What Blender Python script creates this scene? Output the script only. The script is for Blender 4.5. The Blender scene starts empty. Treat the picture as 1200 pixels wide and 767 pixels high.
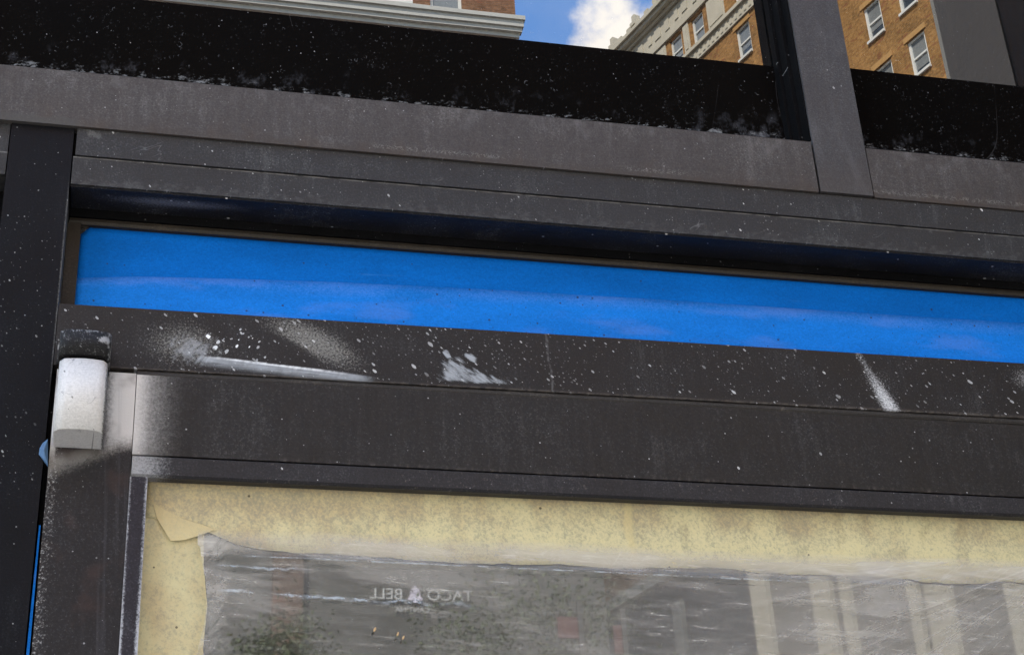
import bpy, bmesh, math, random
from mathutils import Vector, Matrix, noise as mnoise

random.seed(7)
SC = bpy.context.scene
COL = SC.collection
ZC = 1.415                      # eye height; heights measured from the photo are relative to it

# ------------------------------------------------------------------ camera
cam_d = bpy.data.cameras.new("camera")
cam = bpy.data.objects.new("camera", cam_d)
COL.objects.link(cam)
SC.camera = cam
yaw, pitch, roll = math.radians(14.498), math.radians(29.323), math.radians(-3.3716)
fwd = Vector((math.sin(yaw) * math.cos(pitch), math.cos(yaw) * math.cos(pitch), math.sin(pitch)))
rgt = Vector((math.cos(yaw), -math.sin(yaw), 0))
upv = rgt.cross(fwd)
r2 = rgt * math.cos(roll) + upv * math.sin(roll)
u2 = -rgt * math.sin(roll) + upv * math.cos(roll)
cam.matrix_world = Matrix(((r2.x, u2.x, -fwd.x, 0), (r2.y, u2.y, -fwd.y, -1.3), (r2.z, u2.z, -fwd.z, ZC), (0, 0, 0, 1)))
cam_d.sensor_width = 36.0
cam_d.lens = 36.0 * 1986.1 / 1200.0
cam_d.clip_start = 0.02
cam_d.clip_end = 2000

# ------------------------------------------------------------------ view, sun
SC.view_settings.view_transform = 'Standard'
SC.view_settings.look = 'None'
SC.view_settings.gamma = 1.0
SC.view_settings.exposure = 2.45
SC.view_settings.use_curve_mapping = False

SUN_EL, SUN_AZ = math.radians(52), math.radians(-38)     # azimuth from +y (behind the shopfront) towards +x
sun_dir = Vector((math.sin(SUN_AZ) * math.cos(SUN_EL), math.cos(SUN_AZ) * math.cos(SUN_EL), math.sin(SUN_EL)))
sun_d = bpy.data.lights.new("sun", 'SUN')
sun_d.energy = 3.6
sun_d.angle = math.radians(0.5)
sun_d.color = (1.0, 0.95, 0.86)
sun = bpy.data.objects.new("sun", sun_d)
COL.objects.link(sun)
sun.rotation_euler = sun_dir.to_track_quat('Z', 'Y').to_euler()
sun.location = (0, 5, 30)


# ------------------------------------------------------------------ node helper
class S:
    """a float or colour socket with arithmetic"""
    def __init__(self, g, s): self.g, self.s = g, s
    def _m(self, op, o=None, r=False, c=None):
        a, b = (o, self) if r else (self, o)
        return self.g.math(op, a, b, c)
    def __add__(self, o): return self._m('ADD', o)
    __radd__ = __add__
    def __sub__(self, o): return self._m('SUBTRACT', o)
    def __rsub__(self, o): return self._m('SUBTRACT', o, True)
    def __mul__(self, o): return self._m('MULTIPLY', o)
    __rmul__ = __mul__
    def __truediv__(self, o): return self._m('DIVIDE', o)
    def __pow__(self, o): return self._m('POWER', o)


class G:
    def __init__(self, nt):
        self.nt = nt
        nt.nodes.clear()
        self.n = nt.nodes
        self.l = nt.links

    def put(self, inp, v):
        if isinstance(v, S): self.l.new(v.s, inp)
        elif v is not None:
            if inp.type == 'RGBA' and len(v) == 3: v = (*v, 1)
            inp.default_value = v

    def math(self, op, a, b=None, c=None, clamp=False):
        n = self.n.new('ShaderNodeMath'); n.operation = op; n.use_clamp = clamp
        self.put(n.inputs[0], a)
        if b is not None: self.put(n.inputs[1], b)
        if c is not None: self.put(n.inputs[2], c)
        return S(self, n.outputs[0])

    def pos(self):
        if not hasattr(self, '_p'):
            g = self.n.new('ShaderNodeNewGeometry')
            self._p = S(self, g.outputs['Position'])
            s = self.n.new('ShaderNodeSeparateXYZ'); self.l.new(g.outputs['Position'], s.inputs[0])
            self.x, self.y = S(self, s.outputs[0]), S(self, s.outputs[1])
            self.z = S(self, s.outputs[2]) - ZC
            s = self.n.new('ShaderNodeSeparateXYZ'); self.l.new(g.outputs['Normal'], s.inputs[0])
            self.nx, self.ny, self.nz_ = (S(self, s.outputs[i]) for i in range(3))
        return self._p

    def vec(self, x=0.0, y=0.0, z=0.0):
        n = self.n.new('ShaderNodeCombineXYZ')
        for i, v in enumerate((x, y, z)): self.put(n.inputs[i], v)
        return S(self, n.outputs[0])

    def noise(self, v, scale=5.0, detail=2.0, rough=0.5, dist=0.0):
        n = self.n.new('ShaderNodeTexNoise')
        self.put(n.inputs['Vector'], v); self.put(n.inputs['Scale'], scale)
        n.inputs['Detail'].default_value = detail; n.inputs['Roughness'].default_value = rough
        n.inputs['Distortion'].default_value = dist
        return S(self, n.outputs['Fac'])

    def voro(self, v, scale, feature='F1', flat=True):
        n = self.n.new('ShaderNodeTexVoronoi'); n.feature = feature
        if flat:                                  # cells on the wall plane only
            n.voronoi_dimensions = '2D'
            q = self.n.new('ShaderNodeSeparateXYZ'); self.put(q.inputs[0], v)
            v = self.vec(S(self, q.outputs[0]) + 7.31 * S(self, q.outputs[1]), S(self, q.outputs[2]), 0.0)
        self.put(n.inputs['Vector'], v); n.inputs['Scale'].default_value = scale
        s = self.n.new('ShaderNodeSeparateColor'); self.l.new(n.outputs['Color'], s.inputs[0])
        return S(self, n.outputs['Distance']), [S(self, s.outputs[i]) for i in range(3)]

    def smooth(self, v, a, b, lo=0.0, hi=1.0):
        n = self.n.new('ShaderNodeMapRange'); n.interpolation_type = 'SMOOTHSTEP'
        self.put(n.inputs[0], v); n.inputs[1].default_value = a; n.inputs[2].default_value = b
        n.inputs[3].default_value = lo; n.inputs[4].default_value = hi
        if b < a:
            n.inputs[1].default_value = b; n.inputs[2].default_value = a
            n.inputs[3].default_value = hi; n.inputs[4].default_value = lo
        return S(self, n.outputs[0])

    def mix(self, f, a, b, blend='MIX'):
        n = self.n.new('ShaderNodeMix'); n.data_type = 'RGBA'; n.blend_type = blend
        self.put(n.inputs[0], f); self.put(n.inputs[6], a); self.put(n.inputs[7], b)
        return S(self, n.outputs[2])

    def scale(self, col, f):
        n = self.n.new('ShaderNodeVectorMath'); n.operation = 'SCALE'
        self.put(n.inputs[0], col[:3] if isinstance(col, tuple) else col); self.put(n.inputs['Scale'], f)
        return S(self, n.outputs[0])

    def uv(self, rot=0.0, kx=1.0, kz=1.0, off=0.0):
        """wall coordinates turned by rot (radians) and stretched"""
        self.pos()
        c, s = math.cos(rot), math.sin(rot)
        a = (self.x * c + self.z * s) * kx
        b = (self.z * c - self.x * s) * kz
        return self.vec(a, self.y * 1.0 + off, b)

    def ell(self, cx, cz, rx, rz, rot=0.0, soft=1.0):
        """1 at the centre of an ellipse on the wall, 0 at its rim"""
        self.pos()
        c, s = math.cos(rot), math.sin(rot)
        dx, dz = self.x - cx, self.z - cz
        a = (dx * c + dz * s) / rx
        b = (dz * c - dx * s) / rz
        r = (a * a + b * b) ** 0.5
        return self.smooth(r, 1.0, 1.0 - soft)

    def specks(self, scale, rmax, dens, rot=0.0, k=1.0, off=0.0, gate=True):
        scale = scale * 1.25
        d, c = self.voro(self.uv(rot, scale, scale * k, off), 1.0)
        d = d + (self.noise(self.uv(rot, 1, 0.6, off), 600.0, 2.0, 0.6) - 0.5) * (rmax * 0.9)
        r = c[0] * c[0] * c[0] * rmax + rmax * 0.22
        m = self.math('LESS_THAN', d, r)
        thr = dens
        if gate: thr = self.smooth(self.noise(self.uv(0, 1, 1, off + 3.0), 9.0, 3.0), 0.30, 0.58) * dens
        return m * self.math('LESS_THAN', c[1], thr) * (c[2] * 0.7 + 0.3)

    def bump(self, h, strength=0.3, dist=0.001):
        n = self.n.new('ShaderNodeBump'); n.inputs['Strength'].default_value = strength
        n.inputs['Distance'].default_value = dist
        self.put(n.inputs['Height'], h)
        return S(self, n.outputs[0])

    def bsdf(self, color, rough=0.5, metal=0.0, spec=0.5, normal=None, **kw):
        n = self.n.new('ShaderNodeBsdfPrincipled')
        self.put(n.inputs['Base Color'], color); self.put(n.inputs['Roughness'], rough)
        self.put(n.inputs['Metallic'], metal); self.put(n.inputs['Specular IOR Level'], spec)
        if normal is not None: self.put(n.inputs['Normal'], normal)
        for k, v in kw.items(): self.put(n.inputs[k.replace('_', ' ')], v)
        return S(self, n.outputs[0])

    def mixsh(self, f, a, b):
        n = self.n.new('ShaderNodeMixShader'); self.put(n.inputs[0], f)
        self.l.new(a.s, n.inputs[1]); self.l.new(b.s, n.inputs[2])
        return S(self, n.outputs[0])

    def sh(self, kind, **kw):
        n = self.n.new(kind)
        for k, v in kw.items(): self.put(n.inputs[k], v)
        return S(self, n.outputs[0])

    def out(self, s, world=False):
        n = self.n.new('ShaderNodeOutputWorld' if world else 'ShaderNodeOutputMaterial')
        self.l.new(s.s, n.inputs['Surface'])


def newmat(name):
    m = bpy.data.materials.new(name); m.use_nodes = True
    return m, G(m.node_tree)


# ------------------------------------------------------------------ world: sky with clouds
world = bpy.data.worlds.new("World"); SC.world = world; world.use_nodes = True
g = G(world.node_tree)
sky = g.n.new('ShaderNodeTexSky'); sky.sky_type = 'NISHITA'; sky.sun_disc = False
sky.sun_elevation = SUN_EL; sky.sun_rotation = SUN_AZ
sky.air_density = 1.15; sky.dust_density = 0.15; sky.ozone_density = 2.2
tc = g.n.new('ShaderNodeTexCoord'); dirv = S(g, tc.outputs['Generated'])
sep = g.n.new('ShaderNodeSeparateXYZ'); g.l.new(dirv.s, sep.inputs[0])
wx, wy, wz = (S(g, sep.outputs[i]) for i in range(3))
# a bank of cumulus low over the buildings opposite, seen in the panes
side = wx * 0.5024 - wy * 0.4639 - wz * 0.7296
puff = g.noise(dirv, 22.0, 7.0, 0.58)
puff2 = g.noise(dirv, 3.2, 8.0, 0.56, 0.4)
bank = g.smooth(side * 9.0 + (puff - 0.5) * 0.8 + (g.noise(dirv, 60.0, 5.0, 0.6) - 0.5) * 0.35, -0.13, 0.18) * g.smooth(side, 0.22, 0.10)
wisp = g.smooth(puff2 + (puff - 0.5) * 0.3, 0.49, 0.68)
clear = g.smooth(wx * 0.245 - wy * 0.733 + wz * 0.634, 0.90, 0.985)      # a clear patch above the bank
wisp = wisp * g.smooth(wz, 0.0, 0.25) * (1.0 - clear * 0.93)
cl = g.math('MAXIMUM', bank, wisp, clamp=True)
shade = g.smooth(puff + puff2 * 0.5, 0.50, 0.95, 0.82, 1.08)
cloudc = g.scale((6.3, 6.05, 5.75), shade)
deep = g.mix(clear, S(g, sky.outputs[0]), g.mix(1.0, S(g, sky.outputs[0]), (0.80, 1.20, 1.60), 'MULTIPLY'))
skyc = g.mix(cl, deep, cloudc)
bg = g.n.new('ShaderNodeBackground'); bg.inputs['Strength'].default_value = 0.15
g.put(bg.inputs['Color'], skyc)
g.out(S(g, bg.outputs[0]), world=True)


# ------------------------------------------------------------------ mesh helpers
def empty(name, label, cat, loc=(0, 0, 0), group=None):
    o = bpy.data.objects.new(name, None); o.empty_display_size = 0.1
    COL.objects.link(o); o.location = loc
    tag(o, label, cat, group)
    return o


def tag(o, label=None, cat=None, group=None, kind=None):
    if label: o['label'] = label
    if cat: o['category'] = cat
    if group: o['group'] = group
    if kind: o['kind'] = kind
    return o


def offset_of(parent):
    v = Vector((0, 0, 0))
    while parent is not None:
        v += parent.location; parent = parent.parent
    return v


def link(name, bm, mat, parent=None, bevel=0.0, smooth=False, origin=None):
    """bm holds world coordinates; the object keeps its thing's origin"""
    if bevel > 0:
        bmesh.ops.bevel(bm, geom=[e for e in bm.edges if len(e.link_faces) == 2 and e.calc_face_angle(0) > 0.5], offset=bevel, segments=2, profile=0.6, affect='EDGES')
    bmesh.ops.recalc_face_normals(bm, faces=bm.faces[:])
    off = offset_of(parent)
    if origin is not None: off = Vector(origin)
    bmesh.ops.translate(bm, verts=bm.verts[:], vec=-off)
    me = bpy.data.meshes.new(name); bm.to_mesh(me); bm.free()
    if smooth:
        for p in me.polygons: p.use_smooth = True
    me.materials.append(mat)
    o = bpy.data.objects.new(name, me); COL.objects.link(o)
    if parent is not None: o.parent = parent
    elif origin is not None: o.location = origin
    return o


def box(bm, x0, x1, y0, y1, z0, z1, f=None):
    vs = [bm.verts.new(p) for p in ((x0, y0, z0), (x1, y0, z0), (x1, y1, z0), (x0, y1, z0), (x0, y0, z1), (x1, y0, z1), (x1, y1, z1), (x0, y1, z1))]
    if f:
        for v in vs: v.co = f(v.co)
    for q in ((0, 1, 2, 3), (4, 7, 6, 5), (0, 4, 5, 1), (1, 5, 6, 2), (2, 6, 7, 3), (3, 7, 4, 0)):
        bm.faces.new([vs[i] for i in q])
    return vs


def zbox(bm, x0, x1, y0, y1, z0, z1):
    return box(bm, x0, x1, y0, y1, z0 + ZC, z1 + ZC)


def prism_xz(bm, pts, y0, y1):
    """outline in the wall plane given a thickness"""
    a = [bm.verts.new((x, y0, z + ZC)) for x, z in pts]
    b = [bm.verts.new((x, y1, z + ZC)) for x, z in pts]
    n = len(pts)
    bm.faces.new(a); bm.faces.new(b[::-1])
    for i in range(n):
        bm.faces.new((a[i], b[i], b[(i + 1) % n], a[(i + 1) % n]))


def extrude_x(bm, prof, x0, x1):
    """profile in (y, z) run along x"""
    a = [bm.verts.new((x0, y, z + ZC)) for y, z in prof]
    b = [bm.verts.new((x1, y, z + ZC)) for y, z in prof]
    n = len(prof)
    bm.faces.new(a); bm.faces.new(b[::-1])
    for i in range(n):
        bm.faces.new((a[i], b[i], b[(i + 1) % n], a[(i + 1) % n]))


def one(name, boxes, mat, parent=None, bevel=0.0008, origin=None):
    bm = bmesh.new()
    for b in boxes: zbox(bm, *b)
    return link(name, bm, mat, parent, bevel, origin=origin)


# ------------------------------------------------------------------ materials of the shopfront
def frame_mat(name, base, rough=0.42, mott=0.35, streak=0.25, dust=0.35, speck=None, marks=None, spec=0.5, tint=(0.30, 0.30, 0.30), seed=0.0, grain=1.0):
    spec = spec * 0.5
    """dark anodised aluminium: mottled, streaked, dusty, flecked with overspray"""
    m, g = newmat(name)
    g.pos()
    big = g.noise(g.uv(0, 1, 1, seed), 16.0, 6.0, 0.62)
    run = g.noise(g.uv(0, 1, 0.09, seed + 5), 150.0, 4.0, 0.6)
    fine = g.noise(g.uv(0, 1, 1, seed + 9), 560.0, 3.0, 0.75)
    scr = g.noise(g.uv(0.12, 0.05, 1, seed + 2), 900.0, 3.0, 0.6)
    f = (big - 0.5) * (2 * mott) + (run - 0.5) * (2 * streak) + (fine - 0.5) * (1.5 * grain) + (scr - 0.5) * 0.25 + 1.0
    f = g.math('MAXIMUM', f, 0.25)
    col = g.scale(base, f)
    # dust that gathered in patches
    gd = g.smooth(fine + (big - 0.5) * 0.35, 0.56, 0.80) * (0.34 * grain)
    col = g.mix(gd, col, tint)
    dm = g.smooth(big + (run - 0.5) * 0.7 + (fine - 0.5) * 0.5, 0.55, 0.85) * dust
    col = g.mix(dm, col, tint)
    r = g.smooth(big + (fine - 0.5) * 0.4, 0.2, 0.8, rough - 0.09, rough + 0.14)
    r = r + dm * 0.25
    if speck:
        for i, (sc, rm, dn, rot, k, br) in enumerate(speck):
            s = g.specks(sc, rm, dn, rot, k, seed + 1.7 * i + 0.3)
            col = g.mix(s, col, (br, br * 1.0, br * 1.01))
    mk = None
    if marks:
        col, r = marks(g, col, r, fine, big)
    nrm = g.bump(fine * 0.5 + big * 0.6 + scr * 0.25, 0.22, 0.0012)
    g.out(g.bsdf(col, r, 0.0, spec, nrm))
    return m


WS = (0.62, 0.63, 0.64)       # dried white spatter
SPK_FEW = [(60, 0.070, 0.09, 0.5, 0.6, 0.5), (170, 0.13, 0.10, 0, 1, 0.26)]
SPK_MID = [(65, 0.075, 0.13, 0.6, 0.55, 0.55), (120, 0.10, 0.14, 0.6, 0.7, 0.32), (280, 0.18, 0.18, 0, 1, 0.20)]
SPK_LOT = [(58, 0.10, 0.62, 0.85, 0.50, 0.50), (88, 0.11, 0.60, 0.8, 0.48, 0.36), (150, 0.14, 0.45, 0.8, 0.5, 0.34), (300, 0.22, 0.28, 0.7, 0.7, 0.18)]


def sill_marks(g, col, r, fine, big):
    # grime along the lower edge and pale wash-down streaks from the glass
    low = g.smooth(g.z + (big - 0.5) * 0.012, 0.944, 0.933)
    col = g.mix(low * 0.45, col, (0.045, 0.036, 0.03))
    run = g.noise(g.uv(0, 1, 0.16, 40), 130.0, 5.0, 0.65)
    gate = g.smooth(g.noise(g.uv(0, 1, 1, 41), 6.0, 3.0), 0.44, 0.66)
    wash = g.smooth(run, 0.5, 0.80) * g.smooth(g.z + (big - 0.5) * 0.05, 0.950, 0.992) * gate
    col = g.mix(wash * 0.34, col, (0.20, 0.20, 0.205))
    blot = g.smooth(g.noise(g.uv(0, 1, 0.7, 42), 75.0, 6.0, 0.7), 0.48, 0.72) * g.smooth(g.z, 0.955, 0.985)
    col = g.mix(blot * 0.22, col, (0.19, 0.185, 0.185))
    rust = g.smooth(g.noise(g.uv(0, 1, 0.5, 43), 40.0, 4.0), 0.48, 0.7) * g.smooth(g.z, 0.962, 0.936)
    col = g.mix(rust * 0.35, col, (0.058, 0.040, 0.028))
    crust = g.smooth(g.math('ABSOLUTE', g.noise(g.uv(0, 0.7, 1.0, 60), 210.0, 4.0, 0.7) - 0.5), 0.022, 0.006) * g.smooth(g.math('ABSOLUTE', g.z - 0.9395), 0.0045, 0.0)
    crust = crust * g.smooth(g.noise(g.uv(0, 1, 1, 63), 7.0, 2.0), 0.5, 0.6)
    col = g.mix(crust * 0.35, col, (0.36, 0.36, 0.34))
    # smear of grey sealant over the head of the left post
    smear = g.smooth(g.z + (g.noise(g.uv(0, 1, 2, 71), 90.0, 5.0, 0.7) - 0.5) * 0.012, 0.9415, 0.938) * g.smooth(g.x, -0.052, -0.066)
    col = g.mix(smear * 0.6, col, (0.055, 0.053, 0.05))
    return col, r


def post_marks(g, col, r, fine, big):
    zone = g.math('MAXIMUM', g.ell(-0.095, 0.765, 0.06, 0.12, 0.0, 0.9), g.ell(-0.09, 0.60, 0.05, 0.09, 0.0, 0.9) * 0.5)
    for i, (sc, rm, dn, rot, k, br) in enumerate(((95, 0.085, 0.5, 0.6, 0.6, 0.36), (170, 0.11, 0.4, 0.6, 0.7, 0.22))):
        col = g.mix(g.specks(sc, rm, dn, rot, k, 70 + i) * g.smooth(zone + (big - 0.5) * 0.5, 0.15, 0.6), col, (br, br, br))
    ed = g.smooth(g.x + (fine - 0.5) * 0.0015, -0.0645, -0.0630) * g.smooth(g.z, 0.88, 0.84) * g.smooth(g.z, 0.66, 0.70) * g.smooth(fine, 0.25, 0.6)
    col = g.mix(ed * 0.5, col, (0.16, 0.16, 0.155))
    return col, r


def bar_marks(g, col, r, fine, big):
    fog_n = g.noise(g.uv(0.5, 1, 1, 11), 520.0, 3.0, 0.8)
    mid_n = g.noise(g.uv(-0.6, 1, 0.45, 12), 190.0, 5.0, 0.65)
    # 1 left overspray fog, with a wiped dark patch in it
    fog = g.ell(0.045, 0.716, 0.062, 0.040, 0.0, 0.95) * 0.75
    fog2 = g.ell(0.156, 0.726, 0.080, 0.028, -0.44, 0.9) * 0.95
    m = g.smooth(fog_n * 1.3 + g.math('MAXIMUM', fog, fog2) * 0.42, 0.80, 1.15)
    wiped = g.ell(0.112, 0.720, 0.060, 0.017, -0.36, 0.25)
    m = m * (1.0 - wiped * 0.9)
    col = g.mix(m * 0.42, col, (0.38, 0.37, 0.34))
    # milky swirl at its left
    sw = g.smooth(mid_n + g.ell(0.052, 0.711, 0.045, 0.027, 0.0, 1.0) * 0.36, 0.66, 0.92)
    col = g.mix(sw * 0.42, col, (0.40, 0.42, 0.45))
    # scraped flecks
    fl = g.specks(150, 0.30, 0.62, -0.5, 0.6, 21, gate=False) * g.smooth(g.ell(0.095, 0.7190, 0.062, 0.024, -0.2, 0.9) + (mid_n - 0.5) * 0.9, 0.28, 0.5)
    col = g.mix(fl, col, (0.78, 0.80, 0.82))
    # 2 long wiped streak along the lower edge
    strk = g.noise(g.uv(-0.03, 0.05, 1, 14), 700.0, 4.0, 0.7)
    line_z = 0.7050 - (g.x - 0.063) * 0.068
    dz = g.z - line_z
    body = g.smooth(dz, 0.0008, -0.0008) * g.smooth(dz, -0.0115, -0.0035) * g.smooth(g.x + (mid_n - 0.5) * 0.02, 0.050, 0.066) * g.smooth(g.x + (mid_n - 0.5) * 0.03, 0.212, 0.192)
    body = body * g.smooth(strk + dz * 16.0, 0.08, 0.50)
    col = g.mix(body * (0.35 + mid_n * 0.7), col, (0.34, 0.365, 0.39))
    edge = g.smooth(g.math('ABSOLUTE', dz), 0.0018, 0.0002) * g.smooth(g.x, 0.060, 0.085) * g.smooth(g.x, 0.200, 0.15)
    col = g.mix(edge * g.smooth(strk * 0.5 + mid_n * 0.6, 0.36, 0.66), col, (0.66, 0.68, 0.70))
    # 3 dry-brushed dab
    nb = g.noise(g.uv(-0.55, 0.28, 1, 15), 260.0, 4.0, 0.65)
    tri = g.smooth(g.z - 0.6945 - (g.x - 0.268) * 0.0, -0.001, 0.003) * g.smooth((0.338 - g.x) * 0.44 - (g.z - 0.6945) + (nb - 0.5) * 0.022, -0.004, 0.010) * g.smooth((g.x - 0.266) * 3.2 - (g.z - 0.6945) * 0.6 + (nb - 0.5) * 0.03, -0.012, 0.03)
    nb2 = g.noise(g.uv(-0.62, 0.2, 1, 17), 420.0, 4.0, 0.75)
    dab = g.smooth(tri * 0.40 + nb * 0.75 + nb2 * 0.95, 0.92, 1.42)
    tip = g.smooth(nb + g.ell(0.275, 0.7225, 0.006, 0.009, 0.5, 0.8) * 0.5, 0.74, 0.98)
    tip2 = g.smooth(nb + g.ell(0.297, 0.7205, 0.012, 0.006, -0.7, 0.9) * 0.5, 0.68, 0.96)
    dab = g.math('MAXIMUM', g.math('MAXIMUM', dab * g.smooth(tri, 0.02, 0.2), tip), tip2)
    col = g.mix(dab * 0.75, col, (0.38, 0.41, 0.44))
    # 4 white spray burst near the right end
    ax = g.x - 0.6865 + (g.z - 0.722) * 0.42
    wid = g.smooth(g.z, 0.752, 0.694, 0.006, 0.0135)
    burst = g.smooth(g.math('ABSOLUTE', ax) / wid, 1.25, 0.1)
    core = burst * g.smooth(g.z, 0.742, 0.70, 0.55, 1.0)
    b = g.smooth(fog_n * 1.7 + core * 0.72, 1.08, 1.90)
    col = g.mix(b, col, (0.64, 0.65, 0.66))
    halo = g.smooth(fog_n * 1.3 + g.ell(0.690, 0.722, 0.045, 0.034, 0.0, 1.0) * 0.28 + g.ell(0.855, 0.735, 0.05, 0.03, 0.0, 1.0) * 0.45, 0.92, 1.2)
    col = g.mix(halo * 0.5, col, (0.42, 0.42, 0.42))
    # 5 a thin dried drip
    dx = g.math('ABSOLUTE', g.x - 0.3690 + (g.z - 0.72) * 0.06 + (g.noise(g.uv(0, 1, 1, 31), 120.0, 2.0) - 0.5) * 0.006)
    drip = g.smooth(dx, 0.0016, 0.0004) * g.smooth(nb, 0.35, 0.6)
    col = g.mix(drip * 0.16, col, (0.36, 0.36, 0.36))
    be = g.smooth(g.z - 0.6888 - g.x * 0.0057, 0.0022, 0.0002) * g.smooth(mid_n, 0.35, 0.6)
    col = g.mix(be * 0.5, col, (0.10, 0.085, 0.07))
    return col, r


SILV = (0.66, 0.645, 0.625)


def silver_mask(g, fine):
    """overspray of silver paint round the hinge"""
    grain = (g.noise(g.uv(0, 1, 1, 81), 520.0, 3.0, 0.8) - 0.5)
    # fades to the right along the rail, is cut by a slanting masked edge below
    right = g.smooth(g.x + grain * 0.035, 0.058, -0.006) ** 2.0
    cut = g.smooth(g.z - (0.6065 + (g.x + 0.057) * 0.23) + grain * 0.012 + (g.noise(g.uv(0, 1, 1, 83), 60.0, 3.0) - 0.5) * 0.010, -0.010, 0.009)
    return right, cut, grain


def rail_marks(g, col, r, fine, big):
    right, cut, grain = silver_mask(g, fine)
    fog = g.math('MAXIMUM', g.smooth(right + grain * 0.6, 0.12, 0.95), right * 0.7)
    low = g.smooth(g.z, 0.600, 0.628, 0.55, 1.0)
    col = g.mix(fog * low * 0.92, col, SILV)
    r = r + fog * 0.1
    # pale run marks and dark nicks
    d, c = g.voro(g.uv(0.3, 60, 48, 87), 1.0)
    nick = g.math('LESS_THAN', d, c[0] * 0.09 + 0.02) * g.math('LESS_THAN', c[1], 0.16) * g.smooth(g.x, 0.2, 0.4)
    col = g.mix(nick * 0.7, col, (0.012, 0.011, 0.011))
    dust = g.smooth(g.z + (big - 0.5) * 0.01, 0.6145, 0.6095) * g.smooth(g.noise(g.uv(0, 1, 0.4, 88), 200.0, 4.0), 0.5, 0.7)
    col = g.mix(dust * 0.2, col, (0.22, 0.19, 0.165))
    return col, r


def stile_marks(g, col, r, fine, big):
    right, cut, grain = silver_mask(g, fine)
    under = g.smooth(g.x + grain * 0.01, -0.021, -0.0085) * 0.9 + g.smooth(g.x, -0.0535, -0.0555) * 0.9      # darker where the hinge shielded it
    s = g.math('MULTIPLY', cut, g.math('MINIMUM', under, 1.0))
    col = g.mix(s * 0.95, col, SILV)
    # fog that thins out downwards, brownish, and a speckled left edge
    fade = g.smooth(g.z - (g.x + 0.057) * 0.5, 0.572, 0.603) * (1.0 - cut)
    fog = g.smooth(fade + grain * 0.8, 0.15, 1.1)
    col = g.mix(fog * 0.50, col, (0.36, 0.33, 0.30))
    le = g.smooth(g.x + (g.z - 0.5) * 0.0, -0.038, -0.0585) * 0.62
    sp = g.smooth(g.noise(g.uv(0, 1, 1, 84), 520.0, 3.0, 0.8) + le * 0.34, 0.70, 0.92)
    col = g.mix(sp * 0.7, col, (0.40, 0.39, 0.38))
    # soft upright rub marks
    rub = g.smooth(g.noise(g.uv(0.05, 1, 0.025, 85), 230.0, 3.0, 0.5), 0.50, 0.70) * g.smooth(g.x, -0.03, -0.006) 
    col = g.mix(rub * 0.13, col, (0.12, 0.115, 0.13))
    col = g.mix(g.smooth(g.noise(g.uv(0, 1, 1, 86), 30.0, 3.0), 0.52, 0.75) * 0.5, col, (0.045, 0.026, 0.022))
    return col, r


def bead_marks(g, col, r, fine, big):
    grain = (g.noise(g.uv(0, 1, 1, 91), 520.0, 3.0, 0.8) - 0.5)
    fog = g.smooth(g.smooth(g.x, 0.06, 0.008) + grain * 1.2, 0.3, 1.2)
    col = g.mix(fog * 0.62, col, (0.46, 0.465, 0.48))
    dirt = g.smooth(g.noise(g.uv(0, 1, 1, 92), 240.0, 5.0, 0.7), 0.58, 0.72) * g.smooth(g.noise(g.uv(0, 1, 1, 93), 12.0, 2.0), 0.45, 0.6)
    col = g.mix(dirt * 0.45, col, (0.26, 0.22, 0.19))
    return col, r


def bead_side_marks(g, col, r, fine, big):
    grain = (g.noise(g.uv(0, 1, 1, 94), 520.0, 3.0, 0.8) - 0.5)
    e = g.math('MAXIMUM', g.smooth(g.x, 0.0105, 0.0062), g.smooth(g.x, 0.0155, 0.0205))
    fog = g.smooth(e * 0.8 + grain * 1.3 + g.smooth(g.z, 0.52, 0.43) * 0.25, 0.42, 1.15)
    col = g.mix(fog * 0.75, col, (0.52, 0.53, 0.56))
    return col, r


def soffit_marks(g, col, r, fine, big):
    grain = (g.noise(g.vec(g.x, g.y, 0.0), 520.0, 3.0, 0.8) - 0.5)
    a = g.smooth(g.math('ABSOLUTE', g.x - 0.03), 0.13, 0.0) * g.smooth(g.math('ABSOLUTE', g.y - 0.016), 0.016, 0.0)
    fog = g.smooth(a * 0.8 + grain * 1.3, 0.30, 1.3)
    col = g.mix(fog * 0.4, col, (0.40, 0.41, 0.46))
    d, c = g.voro(g.vec(g.x * 60.0, 0.0, g.y * 90.0), 1.0)
    sp = g.math('LESS_THAN', d, c[0] * 0.11) * g.math('LESS_THAN', c[1], 0.16)
    col = g.mix(sp * 0.7, col, (0.5, 0.5, 0.5))
    return col, r


def header_marks(g, col, r, fine, big):
    dust = g.smooth(g.noise(g.uv(0.1, 0.7, 1, 51), 160.0, 5.0, 0.7) + g.smooth(g.z, 0.890, 0.873) * 0.18, 0.60, 0.80)
    col = g.mix(dust * 0.12, col, (0.20, 0.20, 0.20))
    ln = g.smooth(g.math('ABSOLUTE', g.z - 0.9007), 0.0010, 0.0002) * g.smooth(g.noise(g.uv(0, 1, 1, 53), 60.0, 4.0), 0.30, 0.62)
    col = g.mix(ln * 0.5, col, (0.22, 0.215, 0.21))
    sc = g.smooth(g.math('ABSOLUTE', g.noise(g.uv(0.6, 0.25, 1, 54), 55.0, 2.0) - 0.5), 0.006, 0.001) * g.smooth(g.noise(g.uv(0, 1, 1, 56), 30.0, 2.0), 0.60, 0.68)
    col = g.mix(sc * 0.22, col, (0.26, 0.26, 0.27))
    br = g.smooth(g.noise(g.uv(0, 1, 0.5, 52), 300.0, 4.0, 0.7) + g.ell(-0.045, 0.926, 0.018, 0.008, -0.5, 1.0) * 0.4, 0.72, 0.85)
    col = g.mix(br * 0.35, col, (0.13, 0.13, 0.125))
    return col, r


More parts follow.
